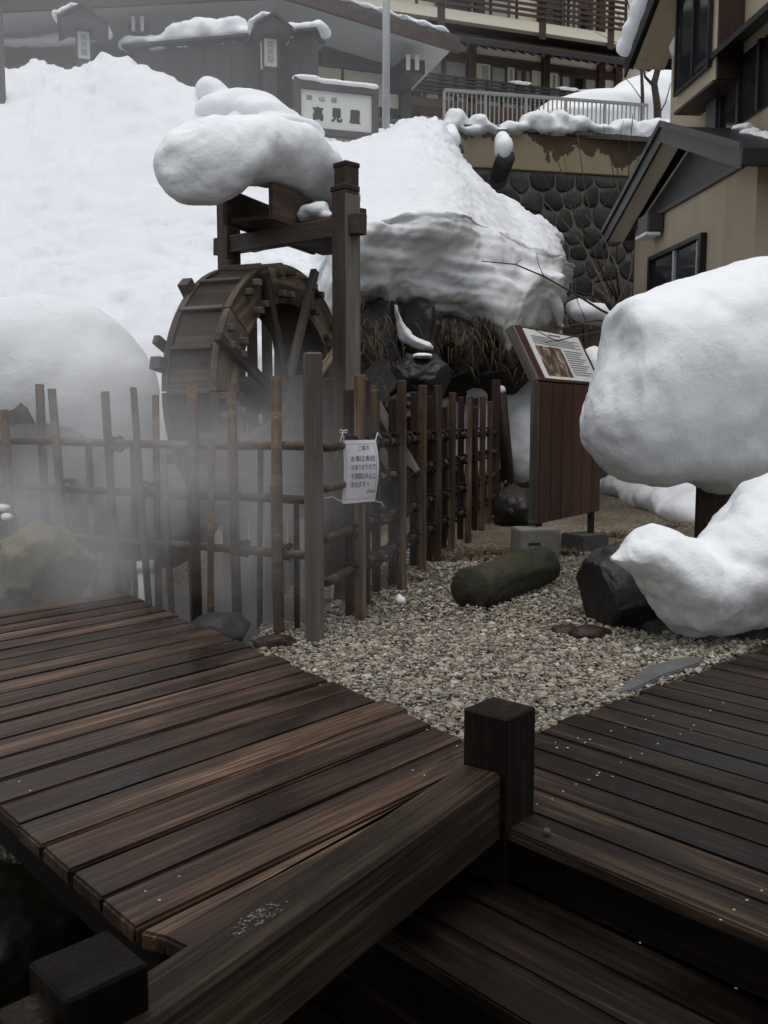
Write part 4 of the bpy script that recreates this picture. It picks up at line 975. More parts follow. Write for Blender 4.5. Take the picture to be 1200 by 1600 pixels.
for px, py, Y, n, L, s in ((582, 505, 8.75, 150, .62, .12), (577, 540, 8.75, 90, .5, .12), (592, 525, 8.7, 60, .5, .1), (702, 505, 9.4, 80, .6, .10), (715, 520, 9.4, 60, .5, .10), (742, 510, 9.6, 120, .62, .14), (762, 525, 9.7, 120, .6, .16), (782, 545, 9.8, 80, .45, .15), (735, 545, 9.6, 70, .4, .15), (872, 495, 10.8, 90, .4, .12), (800, 560, 9.9, 60, .35, .15), (606, 560, 8.7, 30, .3, .1), (680, 535, 9.3, 30, .4, .06), (790, 760, 9.3, 70, .3, .06), (588, 600, 8.7, 40, .3, .12)):
    P += hang(at(px, py, Y), int(n * .42), L * .75, s * 1.1, rr_)
V, F = merge(P); tag(wmesh('dry_grass', V, F, M['grass']), 'dry brown winter grass on the gravel and under the snow edge', 'grass', kind='stuff')
# ------------------------------------------------------------------ retaining wall with railing
pa, pb = at(690, 200, 20.0), at(1010, 218, 20.95)
RW = Plane((pa.x, pa.y, 0), (pb.x - pa.x, pb.y - pa.y, 0)); ZW = pa.z; ZC = RW.uz(800, 266)[1]
UL, UR = -2.5, 7.5
rw = thing('retaining_wall', (pa.x, pa.y, 1), 'tall fieldstone retaining wall with peeling plaster band on top', 'retaining wall')
pbox('plaster_band', RW, UL, UR, ZC, ZW, -.4, .05, M['plaster'], rw, .02)
pbox('coping', RW, UL, UR, ZW + .002, ZW + .09, -.45, .10, M['concdark'], rw, .02)
pbox('mortar_bed', RW, UL, UR, .6, ZC - .003, -.4, 0, M['mortar'], rw, .02)
# fieldstones: cells of an uneven grid, each its own stone
srs = random.Random(5); seeds = []
gx, gzz = .47, .39
for j in range(-1, 15):
    for i in range(-1, 18):
        seeds.append(((i + .5 * (j % 2) + srs.uniform(-.36, .36)) * gx, ZC - (j + .5 + srs.uniform(-.36, .36)) * gzz))
def cell(k):
    sx_, sz_ = seeds[k]; poly = [(sx_ - 1, sz_ - 1), (sx_ + 1, sz_ - 1), (sx_ + 1, sz_ + 1), (sx_ - 1, sz_ + 1)]
    hp = [((tx + sx_) / 2, (tz + sz_) / 2, tx - sx_, tz - sz_) for m_, (tx, tz) in enumerate(seeds) if m_ != k and (tx - sx_) ** 2 + (tz - sz_) ** 2 < 2.5]
    hp.append((0, ZC - .02, 0, 1))
    for mx, mz, dx, dz in hp:
        L = math.hypot(dx, dz); dx /= L; dz /= L; off = .017; out = []
        for a in range(len(poly)):
            p, q = poly[a], poly[(a + 1) % len(poly)]
            da = (p[0] - mx) * dx + (p[1] - mz) * dz + off; db = (q[0] - mx) * dx + (q[1] - mz) * dz + off
            if da <= 0: out.append(p)
            if (da < 0) != (db < 0):
                t = da / (da - db); out.append((p[0] + (q[0] - p[0]) * t, p[1] + (q[1] - p[1]) * t))
        poly = out
        if len(poly) < 3: return None
    return poly
for k in range(len(seeds)):
    sx_, sz_ = seeds[k]
    if sx_ > 6.4 or sz_ < 3.0 or sz_ > ZC: continue
    if sz_ < ZC - .5 - max(0, sx_ - .1) * 1.15: continue          # behind the snow hillside
    poly = cell(k)
    if not poly: continue
    n = len(poly); cx_, cz_ = sum(p[0] for p in poly) / n, sum(p[1] for p in poly) / n; pr_ = srs.uniform(.015, .045)
    pp2 = []
    for a in range(n):                                            # round the corners
        p, q, o = poly[a], poly[(a + 1) % n], poly[a - 1]
        pp2 += [(p[0] * .78 + o[0] * .22, p[1] * .78 + o[1] * .22), (p[0] * .78 + q[0] * .22, p[1] * .78 + q[1] * .22)]
    n = len(pp2); V = []
    for s, d in ((1, -.02), (.96, pr_ * .55), (.72, pr_)):
        V += [((p[0] - cx_) * s, -d - srs.uniform(-.006, .006), (p[1] - cz_) * s) for p in pp2]
    V.append((0, -pr_ - .012, 0)); F = []
    for r in range(2): F += [(r * n + a, r * n + (a + 1) % n, (r + 1) * n + (a + 1) % n, (r + 1) * n + a) for a in range(n)]
    F += [(2 * n + a, 2 * n + (a + 1) % n, 3 * n) for a in range(n)]
    link('stone', mesh_of('stone', V, F, True), M['wallstone'], rw, RW.M @ Matrix.Translation((cx_, 0, cz_)))
# drain stubs with snow
for (px, py, Y, r, lab) in ((789, 250, 19.2, .20, 'dark drain stub with a tall snow cap jutting from the wall'), (708, 240, 18.6, .22, 'dark drain stub half buried where the hillside meets the wall')):
    t = thing('drain_stub', at(px, py, Y), lab, 'drain'); c = at(px, py, Y); tube('stub', [c + Vector((0, .9, -.05)), c + Vector((0, .3, 0)), c + Vector((0, -.15, 0))], [r, r, r * .95], M['rockdark'], t, 12)
    blob('snow_cap', [(c + Vector((-.03, 0, .22)), (.19, .3, .26)), (c + Vector((-.05, .1, .40)), (.16, .25, .2))], M['snow'], .04, 4, .02, 3, px, t)
# terrace behind the wall
tz = ZW - .02
tv = [(-60, 22.0, tz - .1), (RW.p.x + RW.u.x * UL, RW.p.y + .35, tz), (RW.p.x + RW.u.x * UR + 30, RW.p.y + RW.u.y * UR + .35, tz), (80, 90, tz + .5), (-80, 90, tz + .5)]
tag(wmesh('terrace', tv, [(0, 1, 2, 3, 4)], M['snow']), kind='structure')
rl = thing('railing', (pa.x, pa.y, ZW), 'pale metal bar railing along the top of the retaining wall', 'railing')
zt = RW.uz(700, 141, -.2)[1]; u0r = RW.uz(694, 141, -.2)[0]; u1r = RW.uz(1012, 160, -.2)[0]; nbar = 46
pbox('handrail', RW, u0r, u1r, zt - .03, zt + .03, -.23, -.17, M['railpaint'], rl)
pbox('bottom_rail', RW, u0r, u1r, ZW + .13, ZW + .17, -.22, -.18, M['railpaint'], rl)
for k in range(nbar + 1):
    u = u0r + (u1r - u0r) * k / nbar; w = .028 if k % 9 == 0 else .012
    pbox('baluster', RW, u - w, u + w, ZW + .05 if k % 9 == 0 else ZW + .171, zt - .031, -.2 - w, -.2 + w, M['railpaint'], rl, 0)
sb = []
for px, py, rx, rz in ((712, 186, .32, .26), (705, 200, .4, .16), (750, 192, .26, .22), (760, 200, .3, .14), (735, 206, .5, .09), (800, 200, .5, .16), (840, 190, .55, .26), (875, 192, .55, .30), (905, 194, .4, .24), (860, 204, .8, .16), (940, 204, .5, .14), (975, 200, .4, .24), (1005, 204, .4, .22), (1030, 200, .35, .26), (780, 206, .6, .09), (990, 212, .6, .12), (1040, 205, .4, .3)):
    u, z = RW.uz(px, py, .0); p = RW.p + RW.u * u; sb.append(((p.x, p.y + .1, z), (rx * .8, .34, rz * .9)))
tag(blob('snow_ledge', sb, M['snowold'], .06, 4, .07, 3.2, 51), 'lumpy snow lying along the wall top against the railing', 'snow')

# ------------------------------------------------------------------ inn at the back
q = at(857, 150, 31); inn_u = (.951, .309, 0)
FI = Plane((q.x, q.y, 0), inn_u)
def fz(py, px=857): return FI.uz(px, py)[1]
def fu(px, py=110): return FI.uz(px, py)[0]
inn = thing('inn', (q.x, q.y, tz), 'cream inn with brown timber, slatted balconies and a long tiled eave', 'building')
zb0, zeave = tz - .5, fz(92)
U0, U1 = fu(560), fu(1075)
pbox('wall', FI, U0 - 12, U1, zb0, zeave + 12, -3.0, -.35, M['cream'], inn, .02)
# ground floor window band
zs0, zs1 = fz(148), fz(108)
pbox('sill_beam', FI, U0, fu(972), zs0 - .22, zs0 - .02, -.349, -.2, M['brown'], inn)
pbox('head_beam', FI, U0, fu(972), zs1 + .01, zs1 + .24, -.349, -.18, M['brown'], inn)
for px in (654, 741, 857, 944, 971):
    u = fu(px); pbox('pillar', FI, u - .13, u + .13, zb0, zeave + .15, -.348, -.12, M['brown'], inn)
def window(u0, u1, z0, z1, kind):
    w = pbox('window', FI, u0, u1, z0, z1, -.346, -.30, M['glassreflection'] if kind != 'dark' else M['glassdark'], inn)
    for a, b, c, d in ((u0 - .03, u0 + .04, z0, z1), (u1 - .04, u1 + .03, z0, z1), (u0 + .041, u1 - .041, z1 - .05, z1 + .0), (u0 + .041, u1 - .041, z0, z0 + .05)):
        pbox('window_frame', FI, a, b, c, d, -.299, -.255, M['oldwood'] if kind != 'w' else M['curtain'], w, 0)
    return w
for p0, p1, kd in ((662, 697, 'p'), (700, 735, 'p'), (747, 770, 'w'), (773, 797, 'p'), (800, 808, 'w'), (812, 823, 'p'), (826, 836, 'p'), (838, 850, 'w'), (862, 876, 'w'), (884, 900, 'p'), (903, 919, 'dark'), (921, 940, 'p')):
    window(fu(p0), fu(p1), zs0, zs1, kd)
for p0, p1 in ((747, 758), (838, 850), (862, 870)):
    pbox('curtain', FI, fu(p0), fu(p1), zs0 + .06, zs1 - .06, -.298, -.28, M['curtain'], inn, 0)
pbox('cream_panel', FI, fu(948), fu(968), zs0 - .1, zs1 + .005, -.349, -.25, M['cream'], inn)
# lower slatted balcony
zr0, zr1 = FI.uz(857, 166, .57)[1], FI.uz(857, 139, .57)[1]
for k in range(6):
    z = zr0 + (zr1 - zr0) * k / 5; pbox('balcony_slat', FI, U0, fu(905), z - .035, z + .035, .55, .60, M['blackwood'], inn, 0)
for px in range(655, 906, 24):
    u = fu(px); pbox('balcony_post', FI, u - .05, u + .05, zr0 - .2, zr1 + .06, .48, .549, M['blackwood'], inn, 0)
pbox('balcony_floor', FI, U0, fu(905), zr0 - .45, zr0 - .2, -.3, .62, M['brown'], inn)
for px, w in ((800, 12), (873, 14), (905, 8)):
    u = fu(px); blob('snow_cap', [(FI.p + FI.u * (u + d) + FI.n * .57 + Vector((0, 0, zr1 + .07)), (.28, .10, .06)) for d in (-.15, .15)], M['snow'], .05, 2, .01, 3, px, inn)
# eave of the lower roof with rafter ends
eo = .85; ze = FI.uz(857, 89, eo)[1]
def slab(name, P, pts, m, parent, th):
    """sloping roof sheet: pts are (u, out, z) of the top face corners"""
    V = []
    for dz in (0, -th):
        for u, o, z in pts: V.append(P.p + P.u * u + P.n * o + Vector((0, 0, z + dz)))
    n = len(pts); F = [tuple(range(n)), tuple(range(2 * n - 1, n - 1, -1))] + [(i, n + i, n + (i + 1) % n, (i + 1) % n) for i in range(n)]
    return wmesh(name, V, F, m, parent)
slab('eave_roof', FI, [(U0 - 3, eo, ze + .22), (fu(1005), eo, ze + .22), (fu(1005), -.3, ze + .95), (U0 - 3, -.3, ze + .95)], M['brown'], inn, .10)
pbox('eave_fascia', FI, U0 - 3, fu(1005), ze + .06, ze + .24, eo + .002, eo + .05, M['blackwood'], inn)
u = U0 - 1
while u < fu(1003):
    bar('rafter', FI.p + FI.u * u + FI.n * (eo - .02) + Vector((0, 0, ze + .04)), FI.p + FI.u * u + FI.n * -.2 + Vector((0, 0, ze + .62)), .09, .11, M['brown'], inn, bev=0); u += .33
pbox('plaster_strip', FI, U0, fu(945), zs1 + .26, zs1 + .62, -.347, -.28, M['cream'], inn)
# upper floor: beam, cream fascia, slatted balcony, openings
zu0 = ze + .90; zf0, zf1 = FI.uz(857, 53, .6)[1], FI.uz(857, 37, .6)[1]
pbox('floor_beam', FI, U0 - 6, fu(1010), zu0, zf0 - .002, -.34, .35, M['brown'], inn)
pbox('balcony_fascia', FI, U0 - 6, fu(962), zf0, zf1, -.3, .60, M['cream'], inn)
for k in range(8):
    z = zf1 + .1 + k * .17; pbox('balcony_slat', FI, U0 - 6, fu(961), z, z + .075, .62, .67, M['brown'], inn, 0)
for px in (560, 600, 640, 678, 715, 753, 793, 833, 872, 905, 938, 960):
    u = fu(px); w = .12 if px in (678, 833, 938) else .05; pbox('balcony_post', FI, u - w, u + w, zf0 - .2 if w > .1 else zf1 + .002, zf1 + 1.5, .602, .619, M['brown'], inn, 0)
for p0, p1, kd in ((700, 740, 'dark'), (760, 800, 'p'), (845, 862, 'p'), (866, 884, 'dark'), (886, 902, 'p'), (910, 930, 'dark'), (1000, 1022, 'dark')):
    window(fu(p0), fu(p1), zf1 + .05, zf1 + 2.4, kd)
for px in (690, 750, 850, 942): u = fu(px); pbox('pillar', FI, u - .12, u + .12, zf1 + .003, zf1 + 5, -.33, -.1, M['brown'], inn)
# snow slope and pruned shrub beside the inn
tag(blob('snow_bank', [E(960, 180, 24.5, 2.2, 1.2, .55), E(1010, 165, 24.8, 1.2, 1.2, .7), E(900, 190, 24, 1.5, 1, .3), E(1060, 160, 25, 1.5, 1.2, .9)], M['snow'], .12, 6, .06, 1, 52), 'snow bank rising behind the railing beside the inn', 'snow')
def shrub(name, segs, label, m=M['bark']):
    t = thing(name, segs[0][0][0], label, 'shrub'); tr = True
    for pts, r0, r1 in segs:
        n = len(pts); tube('trunk' if tr else 'branch', pts, [r0 + (r1 - r0) * i / (n - 1) for i in range(n)], m, t, 6); tr = False
    return t
A_ = lambda *q: [at(*p) for p in q]
sh = shrub('pruned_shrub', [(A_((1028, 215, 22), (1027, 165, 22), (1022, 130, 22), (1030, 100, 22)), .10, .07), (A_((1022, 135, 22), (1008, 120, 21.9), (1004, 95, 21.9)), .04, .02), (A_((1003, 215, 21.8), (1004, 150, 21.8), (1002, 100, 21.7), (998, 60, 21.7), (975, 45, 21.6), (965, 20, 21.6)), .05, .012),
  (A_((998, 62, 21.7), (985, 20, 21.6), (975, -20, 21.6)), .02, .01), (A_((1002, 95, 21.7), (1012, 60, 21.7), (1030, 30, 21.6)), .02, .01), (A_((975, 45, 21.6), (940, 25, 21.5), (905, 10, 21.5)), .014, .006), (A_((1002, 98, 21.7), (970, 70, 21.6), (930, 50, 21.5)), .012, .005), (A_((1006, 160, 21.8), (985, 130, 21.7), (960, 105, 21.6)), .012, .005), (A_((1024, 190, 22), (1040, 160, 22), (1048, 130, 22)), .02, .01)], 'pruned bare shrub with a snowy stump beside the house eave')
blob('snow_cap', [E(1032, 100, 22, .18, .2, .14)], M['snow'], .05, 3, .02, 3, 6, sh)
rs_ = random.Random(9)
def twigs(base, n, spread, L, r, lvl=0):
    out = []
    for _ in range(n):
        d = (Vector(base[1]) + Vector((rs_.gauss(0, spread), rs_.gauss(0, spread), rs_.gauss(0, spread * .6)))).normalized(); pts = [Vector(base[0])]
        k = 6
        for i in range(k): d = (d + Vector((rs_.gauss(0, .10), rs_.gauss(0, .1), rs_.gauss(.02, .08)))).normalized(); pts.append(pts[-1] + d * L / k * rs_.uniform(.7, 1.3))
        out.append((pts, r, r * .35))
        if lvl: out += twigs((pts[3], d), 2, .5, L * .5, r * .5, lvl - 1)
    return out
b0 = at(962, 492, 8.0)
main = [(A_((975, 500, 8.1), (955, 480, 8.0), (942, 462, 8.0), (930, 452, 8.0)), .035, .02), (A_((965, 497, 8), (940, 485, 7.9), (900, 460, 7.8), (850, 432, 7.7), (805, 413, 7.6), (752, 408, 7.5)), .012, .004), (A_((850, 432, 7.7), (842, 415, 7.7), (838, 395, 7.7)), .005, .002), (A_((805, 413, 7.6), (815, 405, 7.6)), .004, .002),
        (A_((962, 488, 8.1), (940, 440, 8.4), (915, 390, 8.6), (880, 345, 8.8), (850, 315, 8.9)), .014, .005), (A_((978, 470, 8.2), (965, 420, 8.5), (945, 375, 8.8), (915, 335, 9)), .012, .004), (A_((975, 505, 8.1), (930, 500, 7.5), (880, 512, 7.2), (845, 505, 7.1)), .010, .003), (A_((970, 510, 8.0), (930, 520, 7.5), (900, 525, 7.3), (870, 533, 7.2), (835, 515, 7.0)), .009, .003), (A_((900, 525, 7.3), (880, 530, 7.2), (850, 535, 7.1)), .005, .002), (A_((940, 440, 8.4), (950, 410, 8.5), (955, 380, 8.6)), .005, .002), (A_((915, 500, 7.6), (902, 470, 7.7), (898, 440, 7.7)), .005, .002), (A_((962, 480, 8), (985, 430, 8.3), (990, 390, 8.5)), .01, .004)]
shrub('bare_shrub', main, 'bare thin-branched shrub reaching out behind the huge snow cap')
st_ = shrub('bare_bush', twigs((at(970, 480, 14), Vector((-.35, 0, 1))), 4, .35, 2.6, .016, 1), 'tangled bare bush against the dark stone wall')

# ------------------------------------------------------------------ gabled building behind the snow ridge
q = at(718, 84, 22.0); FV = Plane((q.x, q.y, 0), inn_u)
gb = thing('gabled_building', (q.x - 4, q.y + 3, tz), 'grey gabled inn building with wide pale soffit and snow on its roof', 'building')
ue, zE = FV.uz(718, 80); up_, zP = FV.uz(440, -6); ul, zL_ = FV.uz(-160, 24)
DP = 9.0
for (u0, z0, u1, z1) in ((up_, zP, ue, zE), (up_, zP, ul, zL_)):
    sgn = 1 if u1 > u0 else -1
    slab('roof_slope', FV, [(u0, 0, z0 + .34), (u1, 0, z1 + .34), (u1, -DP, z1 + .34), (u0, -DP, z0 + .34)], M['metalroof'], gb, .12)
    slab('soffit', FV, [(u0, -.06, z0 + .215), (u1 - .05 * sgn, -.06, z1 + .215), (u1 - .05 * sgn, -DP, z1 + .215), (u0, -DP, z0 + .215)], M['soffit'], gb, .05)
    slab('verge_board', FV, [(u0, .05, z0 + .20), (u1, .05, z1 + .20), (u1, -.055, z1 + .20), (u0, -.055, z0 + .20)], M['frame'], gb, .24)
    n_s = 9
    blob('roof_snow', [(FV.p + FV.u * (u0 + (u1 - u0) * t) + FV.n * -.75 + Vector((0, 0, z0 + (z1 - z0) * t + .40)), (abs(u1 - u0) / n_s * .75, .95, .15)) for t in np.linspace(.06, .94, n_s)] + [(FV.p + FV.u * (u0 + (u1 - u0) * t) + FV.n * -2.4 + Vector((0, 0, z0 + (z1 - z0) * t + .42)), (abs(u1 - u0) / n_s * .75, .95, .17)) for t in np.linspace(.06, .94, n_s)], M['snow'], .09, 3, .04, 2, int(u0 * 9) + sgn, gb)
WO = -2.4
ur_ = FV.uz(638, 130, WO)[0]; zbm = FV.uz(560, 112, WO)[1]
V = []
def zroof(u): return zP + (zE - zP) * (u - up_) / (ue - up_) if u > up_ else zP + (zL_ - zP) * (u - up_) / (ul - up_)
ulw = ul + 2.5
wp_ = [(ulw, tz - 1), (ur_, tz - 1), (ur_, zroof(ur_) + .16), (up_, zP + .16), (ulw, zroof(ulw) + .16)]
Vw = [FV.p + FV.u * u + FV.n * WO + Vector((0, 0, z)) for u, z in wp_] + [FV.p + FV.u * u + FV.n * (WO - 5) + Vector((0, 0, z)) for u, z in wp_]
wmesh('wall', Vw, [(4, 3, 2, 1, 0), (5, 6, 7, 8, 9)] + [(i, (i + 1) % 5, 5 + (i + 1) % 5, 5 + i) for i in range(5)], M['wallgrey'], gb)
pbox('corner_pillar', FV, ur_ - .25, ur_ + .03, tz - 1, zroof(ur_) + .1, WO + .004, WO + .16, M['wallgrey'], gb)
pbox('head_beam', FV, FV.uz(500, 105, WO)[0], ur_ + .35, zbm, zbm + .38, WO + .165, WO + .30, M['wallgrey'], gb)
for p0, p1 in ((458, 532), (537, 622)):
    pbox('shoji_panel', FV, FV.uz(p0, 130, WO)[0], FV.uz(p1, 130, WO)[0], FV.uz(560, 165, WO)[1], zbm - .01, WO + .004, WO + .06, M['cream'], gb)
pbox('sill_board', FV, FV.uz(458, 165, WO)[0], ur_ - .26, FV.uz(560, 176, WO)[1], FV.uz(560, 166, WO)[1], WO + .004, WO + .12, M['blackwood'], gb)
def purlin(px, py0, py1, w, o):
    for d in (0, 14):
        u0, z1 = FV.uz(px + d, py0, o); u1, z0 = FV.uz(px + d + w, py1, o); pbox('purlin_end', FV, u0, u1, z0, z1, o, o + .05, M['whitepaint'], gb)
    u0, z1 = FV.uz(px - 4, py0 + 4, o); u1, z0 = FV.uz(px + 30, py1 + 6, o); pbox('purlin', FV, u0, u1, z0, z1, WO + .31, o - .002, M['blackwood'], gb)
purlin(634, 86, 110, 6, -.6); purlin(205, 26, 50, 6, -.6)

# entrance walls with snow and two lantern posts
ga, gb_ = at(205, 78, 20.2), at(492, 58, 19.4)
GW = Plane((ga.x, ga.y, 0), (gb_.x - ga.x, gb_.y - ga.y, 0)); gl = GW.uz(492, 60)[0]; gzt = ga.z
gw = thing('entrance_wall', (ga.x, ga.y, tz), 'dark plank entrance wall with snow along its top behind the ridge', 'wall')
pbox('wall_boards', GW, 0.05, gl, tz - 1.2, gzt - .03, -.25, 0, M['wallgrey'], gw)
pbox('wall_cap', GW, -.1, gl + .1, gzt - .029, gzt + .03, -.45, .25, M['blackwood'], gw)
for k in range(14):
    u = .15 + (gl - .2) * k / 13; pbox('batten', GW, u - .03, u + .03, tz - 1.2, gzt - .031, .002, .03, M['wallgrey'], gw, 0)
blob('snow_cap', [(GW.p + GW.u * (gl * t) + GW.n * -.1 + Vector((0, 0, gzt + .10 + (.13 if .2 < t < .62 else .02) + random.uniform(-.03, .03))), (gl / 13, .32, .14 + (.14 if .2 < t < .62 else 0))) for t in np.linspace(0, 1, 17)], M['snow'], .06, 3, .06, 3.5, 61, gw)
la_, lb_ = at(4, 72, 20.5), at(118, 72, 20.5)
lw_ = thing('garden_wall', (la_.x, la_.y, tz), 'low brown boarded wall with snow at the upper left edge', 'wall')
LW = Plane((la_.x, la_.y, 0), (1, 0, 0)); ll = LW.uz(118, 72)[0]
for k in range(7):
    z1 = la_.z - k * .17; pbox('board', LW, -2, ll, z1 - .16, z1, -.1, 0 + .01 * (k % 2), M['oldwood'], lw_, 0)
blob('snow_cap', [(LW.p + LW.u * (ll * t) + Vector((0, .05, la_.z + .08 + .10 * max(0, t - .6) * 3)), (.45, .22, .11 + .1 * max(0, t - .6))) for t in np.linspace(-.4, 1.0, 8)], M['snow'], .05, 3, .03, 3, 62, lw_)
def lantern(px0, px1, y0, y1, rx0, rx1, ry0, ry1, Y, label, seed):
    c0, c1 = at(px0, y1, Y), at(px1, y0, Y); cx_ = (c0.x + c1.x) / 2; w = c1.x - c0.x; h = c1.z - c0.z
    t = thing('lantern_post', (cx_, Y, tz), label, 'lantern', 'lantern posts by the entrance walls')
    LP = Plane((cx_, Y, 0), inn_u)
    pbox('post', LP, -.13, .13, tz - .8, c0.z - .02, -.30, -.04, M['wallgrey'], t)
    pbox('lamp_box', LP, -w / 2, w / 2, c0.z, c1.z, -.28, 0, M['signpaint'], t, .008)
    for s in (-1, 1): pbox('lamp_frame', LP, s * w / 2 - .02, s * w / 2 + .02, c0.z - .03, c1.z + .05, .002, .03, M['wallgrey'], t, 0)
    q_, f_ = fit('高見屋', -w * .26, w * .26, 0, h * .84, True)
    wmesh('lettering', [LP.p + LP.u * u + LP.n * .006 + Vector((0, 0, c1.z - h * .08 - v)) for u, v in q_], f_, M['inksoft'], t)
    r0, r1 = at(rx0, ry1, Y), at(rx1, ry0, Y); hw = (r1.x - r0.x) / 2; zr, zrt = r0.z, r1.z - .12
    for s in (-1, 1):
        slab('roof_slope', LP, [(0, .45, zrt), (s * hw, .45, zr + .06), (s * hw, -.7, zr + .06), (0, -.7, zrt)][::s], M['blackwood'], t, .06)
    V = [LP.p + LP.u * u + LP.n * .38 + Vector((0, 0, z)) for u, z in ((-hw * .85, zr + .04), (hw * .85, zr + .04), (0, zrt - .07))] + [LP.p + LP.u * u + LP.n * -.5 + Vector((0, 0, z)) for u, z in ((-hw * .85, zr + .04), (hw * .85, zr + .04), (0, zrt - .07))]
    wmesh('gable_end', V, [(0, 1, 2), (5, 4, 3), (0, 3, 4, 1), (1, 4, 5, 2), (2, 5, 3, 0)], M['wallgrey'], t)
    blob('snow_cap', [(LP.p + LP.u * u + LP.n * -.18 + Vector((0, 0, zrt + .05 - abs(u) / hw * (zrt - zr - .06))), (hw * .28, .5, .12)) for u in np.linspace(-hw * .8, hw * .8, 6)], M['snow'], .05, 3, .03, 3, seed, t)
lantern(411, 434, 60, 103, 389, 448, 22, 58, 18.9, 'dark lantern post with little snowy roof on the entrance wall', 63)
lantern(121, 141, 49, 91, 88, 162, 8, 48, 18.6, 'dark lantern post with snowy roof beside the low boarded wall', 64)
# brown house wing at the upper left corner
hw_ = thing('wooden_wing', at(40, 100, 25), 'brown slatted wooden wing at the upper left corner', 'building')
HP = Plane((at(-60, 40, 25).x, 25, 0), (1, 0, 0)); hu1 = HP.uz(98, 30)[0]
pbox('wall', HP, -4, hu1, tz - 1, tz + 6, -3, -.3, M['wallgrey'], hw_)
for k in range(7): z = HP.uz(40, 54 - 5 * k)[1]; pbox('slat', HP, -4, hu1, z, z + .055, 0, .04, M['oldwood'], hw_, 0)
for px in (6, 44, 72, 98): u = HP.uz(px, 20)[0]; pbox('pillar', HP, u - .06, u + .06, tz - 1, tz + 6, -.25, -.02, M['frame'], hw_)
for p0, p1 in ((10, 42), (47, 70)): pbox('window', HP, HP.uz(p0, 20)[0], HP.uz(p1, 20)[0], HP.uz(40, 24)[1], HP.uz(40, -40)[1], -.298, -.27, M['glassdark'], hw_)

# sign board on the ridge
sa, sb_ = at(459, 160, 15.3), at(590, 175, 15.7); SP = Plane((sa.x, sa.y, 0), (sb_.x - sa.x, sb_.y - sa.y, 0))
sgn_ = thing('name_sign', (at(525, 215, 15.5).x, 15.5, at(525, 240, 15.5).z), 'white name sign in a dark frame with black characters on the snow ridge', 'sign')
su1 = SP.uz(590, 170)[0]; w1 = .11
zt_ = SP.uz(470, 139)[1]; zb_ = SP.uz(575, 209)[1]
pbox('sign_board', SP, w1, su1 - w1, zb_, zt_, -.03, .02, M['signpaint'], sgn_, 0)
pbox('frame_top', SP, w1 * .6, su1 - w1 * .6, zt_ + .001, zt_ + .12, -.06, .07, M['wallgrey'], sgn_)
pbox('frame_bottom', SP, w1 * .6, su1 - w1 * .6, zb_ - .10, zb_ - .001, -.06, .07, M['wallgrey'], sgn_)
for a, b in ((0, w1), (su1 - w1, su1)): pbox('frame_post', SP, a, b, zb_ - .7, zt_ + .17, -.055, .065, M['wallgrey'], sgn_)
blob('snow_cap', [(SP.p + SP.u * (w1 + (su1 - 2 * w1) * t) + Vector((0, 0, zt_ + .14 + .03 * (t < .2))), (.14, .10, .06)) for t in np.linspace(0, 1, 12)], M['snow'], .03, 3, .012, 5, 65, sgn_)
sh_ = zt_ - zb_; sw_ = su1 - 2 * w1
def sgn_text(s, u0, u1, v0, v1, bold=0, m='ink'):
    q_, f_ = fit(s, u0 * sw_, u1 * sw_, v0 * sh_, v1 * sh_)
    offs = [(0, 0)] + ([(bold, 0), (-bold, 0), (0, bold), (0, -bold)] if bold else [])
    P = []
    for i_, (a, b) in enumerate(offs): P.append(([SP.p + SP.u * (w1 + u + a) + SP.n * (.024 + .0005 * i_) + Vector((0, 0, zt_ - v + b)) for u, v in q_], f_))
    V_, F_ = merge(P); wmesh('lettering', V_, F_, M[m], sgn_)
for ch, u0 in (('深', .07), ('山', .25), ('荘', .42)): sgn_text(ch, u0, u0 + .09, .15, .285, .004, 'inksoft')
for ch, u0 in (('高', .16), ('見', .42), ('屋', .68)): sgn_text(ch, u0, u0 + .16, .41, .80, .012)
sgn_pole = at(603, 212, 16.3)
up = thing('utility_pole', (sgn_pole.x, 16.3, sgn_pole.z - .4), 'slim galvanised steel pole rising beside the name sign', 'pole')
tube('pole', [Vector((sgn_pole.x, 16.3, sgn_pole.z - .4)), Vector((sgn_pole.x + .01, 16.3, sgn_pole.z + 4))], .066, M['steel'], up, 14)
tube('pole_joint', [Vector((sgn_pole.x, 16.3, at(603, 152, 16.3).z)), Vector((sgn_pole.x, 16.3, at(603, 150, 16.3).z))], .072, M['steel'], up, 14)
tube('pole_tip', [Vector((sgn_pole.x + .01, 16.3, sgn_pole.z + 4.001)), Vector((sgn_pole.x + .01, 16.3, sgn_pole.z + 6))], .05, M['steel'], up, 14)
tag(link('grey_stake', boxmesh(2.4, .10, .10, .005).copy(), M['wallgrey'], None, Matrix.Translation(at(0, 80, 15.5)) @ Matrix.Rotation(-R(90), 4, 'Y')), 'grey stake at the far left edge above the ridge', 'stake')

# ------------------------------------------------------------------ tan house at the right
hd = Vector((-.0886, 1, 0)).normalized(); hr = Vector((hd.y, -hd.x, 0))
hc = Vector((3.63, 9.0, 0)); HPn = Plane(hc, hd)      # side wall seen obliquely; u runs away from the viewer
if HPn.n.x > 0: HPn.n = -HPn.n
HPn.M = Matrix(((HPn.u.x, -HPn.n.x, 0, hc.x), (HPn.u.y, -HPn.n.y, 0, hc.y), (0, 0, 1, 0), (0, 0, 0, 1)))
hs_ = thing('stucco_house', (hc.x + .5, hc.y + 1, 0), 'tan stucco house with black trim, dark gable and snowy upper eave', 'house')
def hu(px, py=400, off=0): return HPn.uz(px, py, off)[0]
LWL = hu(991, 420); zg = HPn.uz(1080, 305)[1]
zpk = 4.34; upk = LWL * .5; zev = 3.60; ov = .34
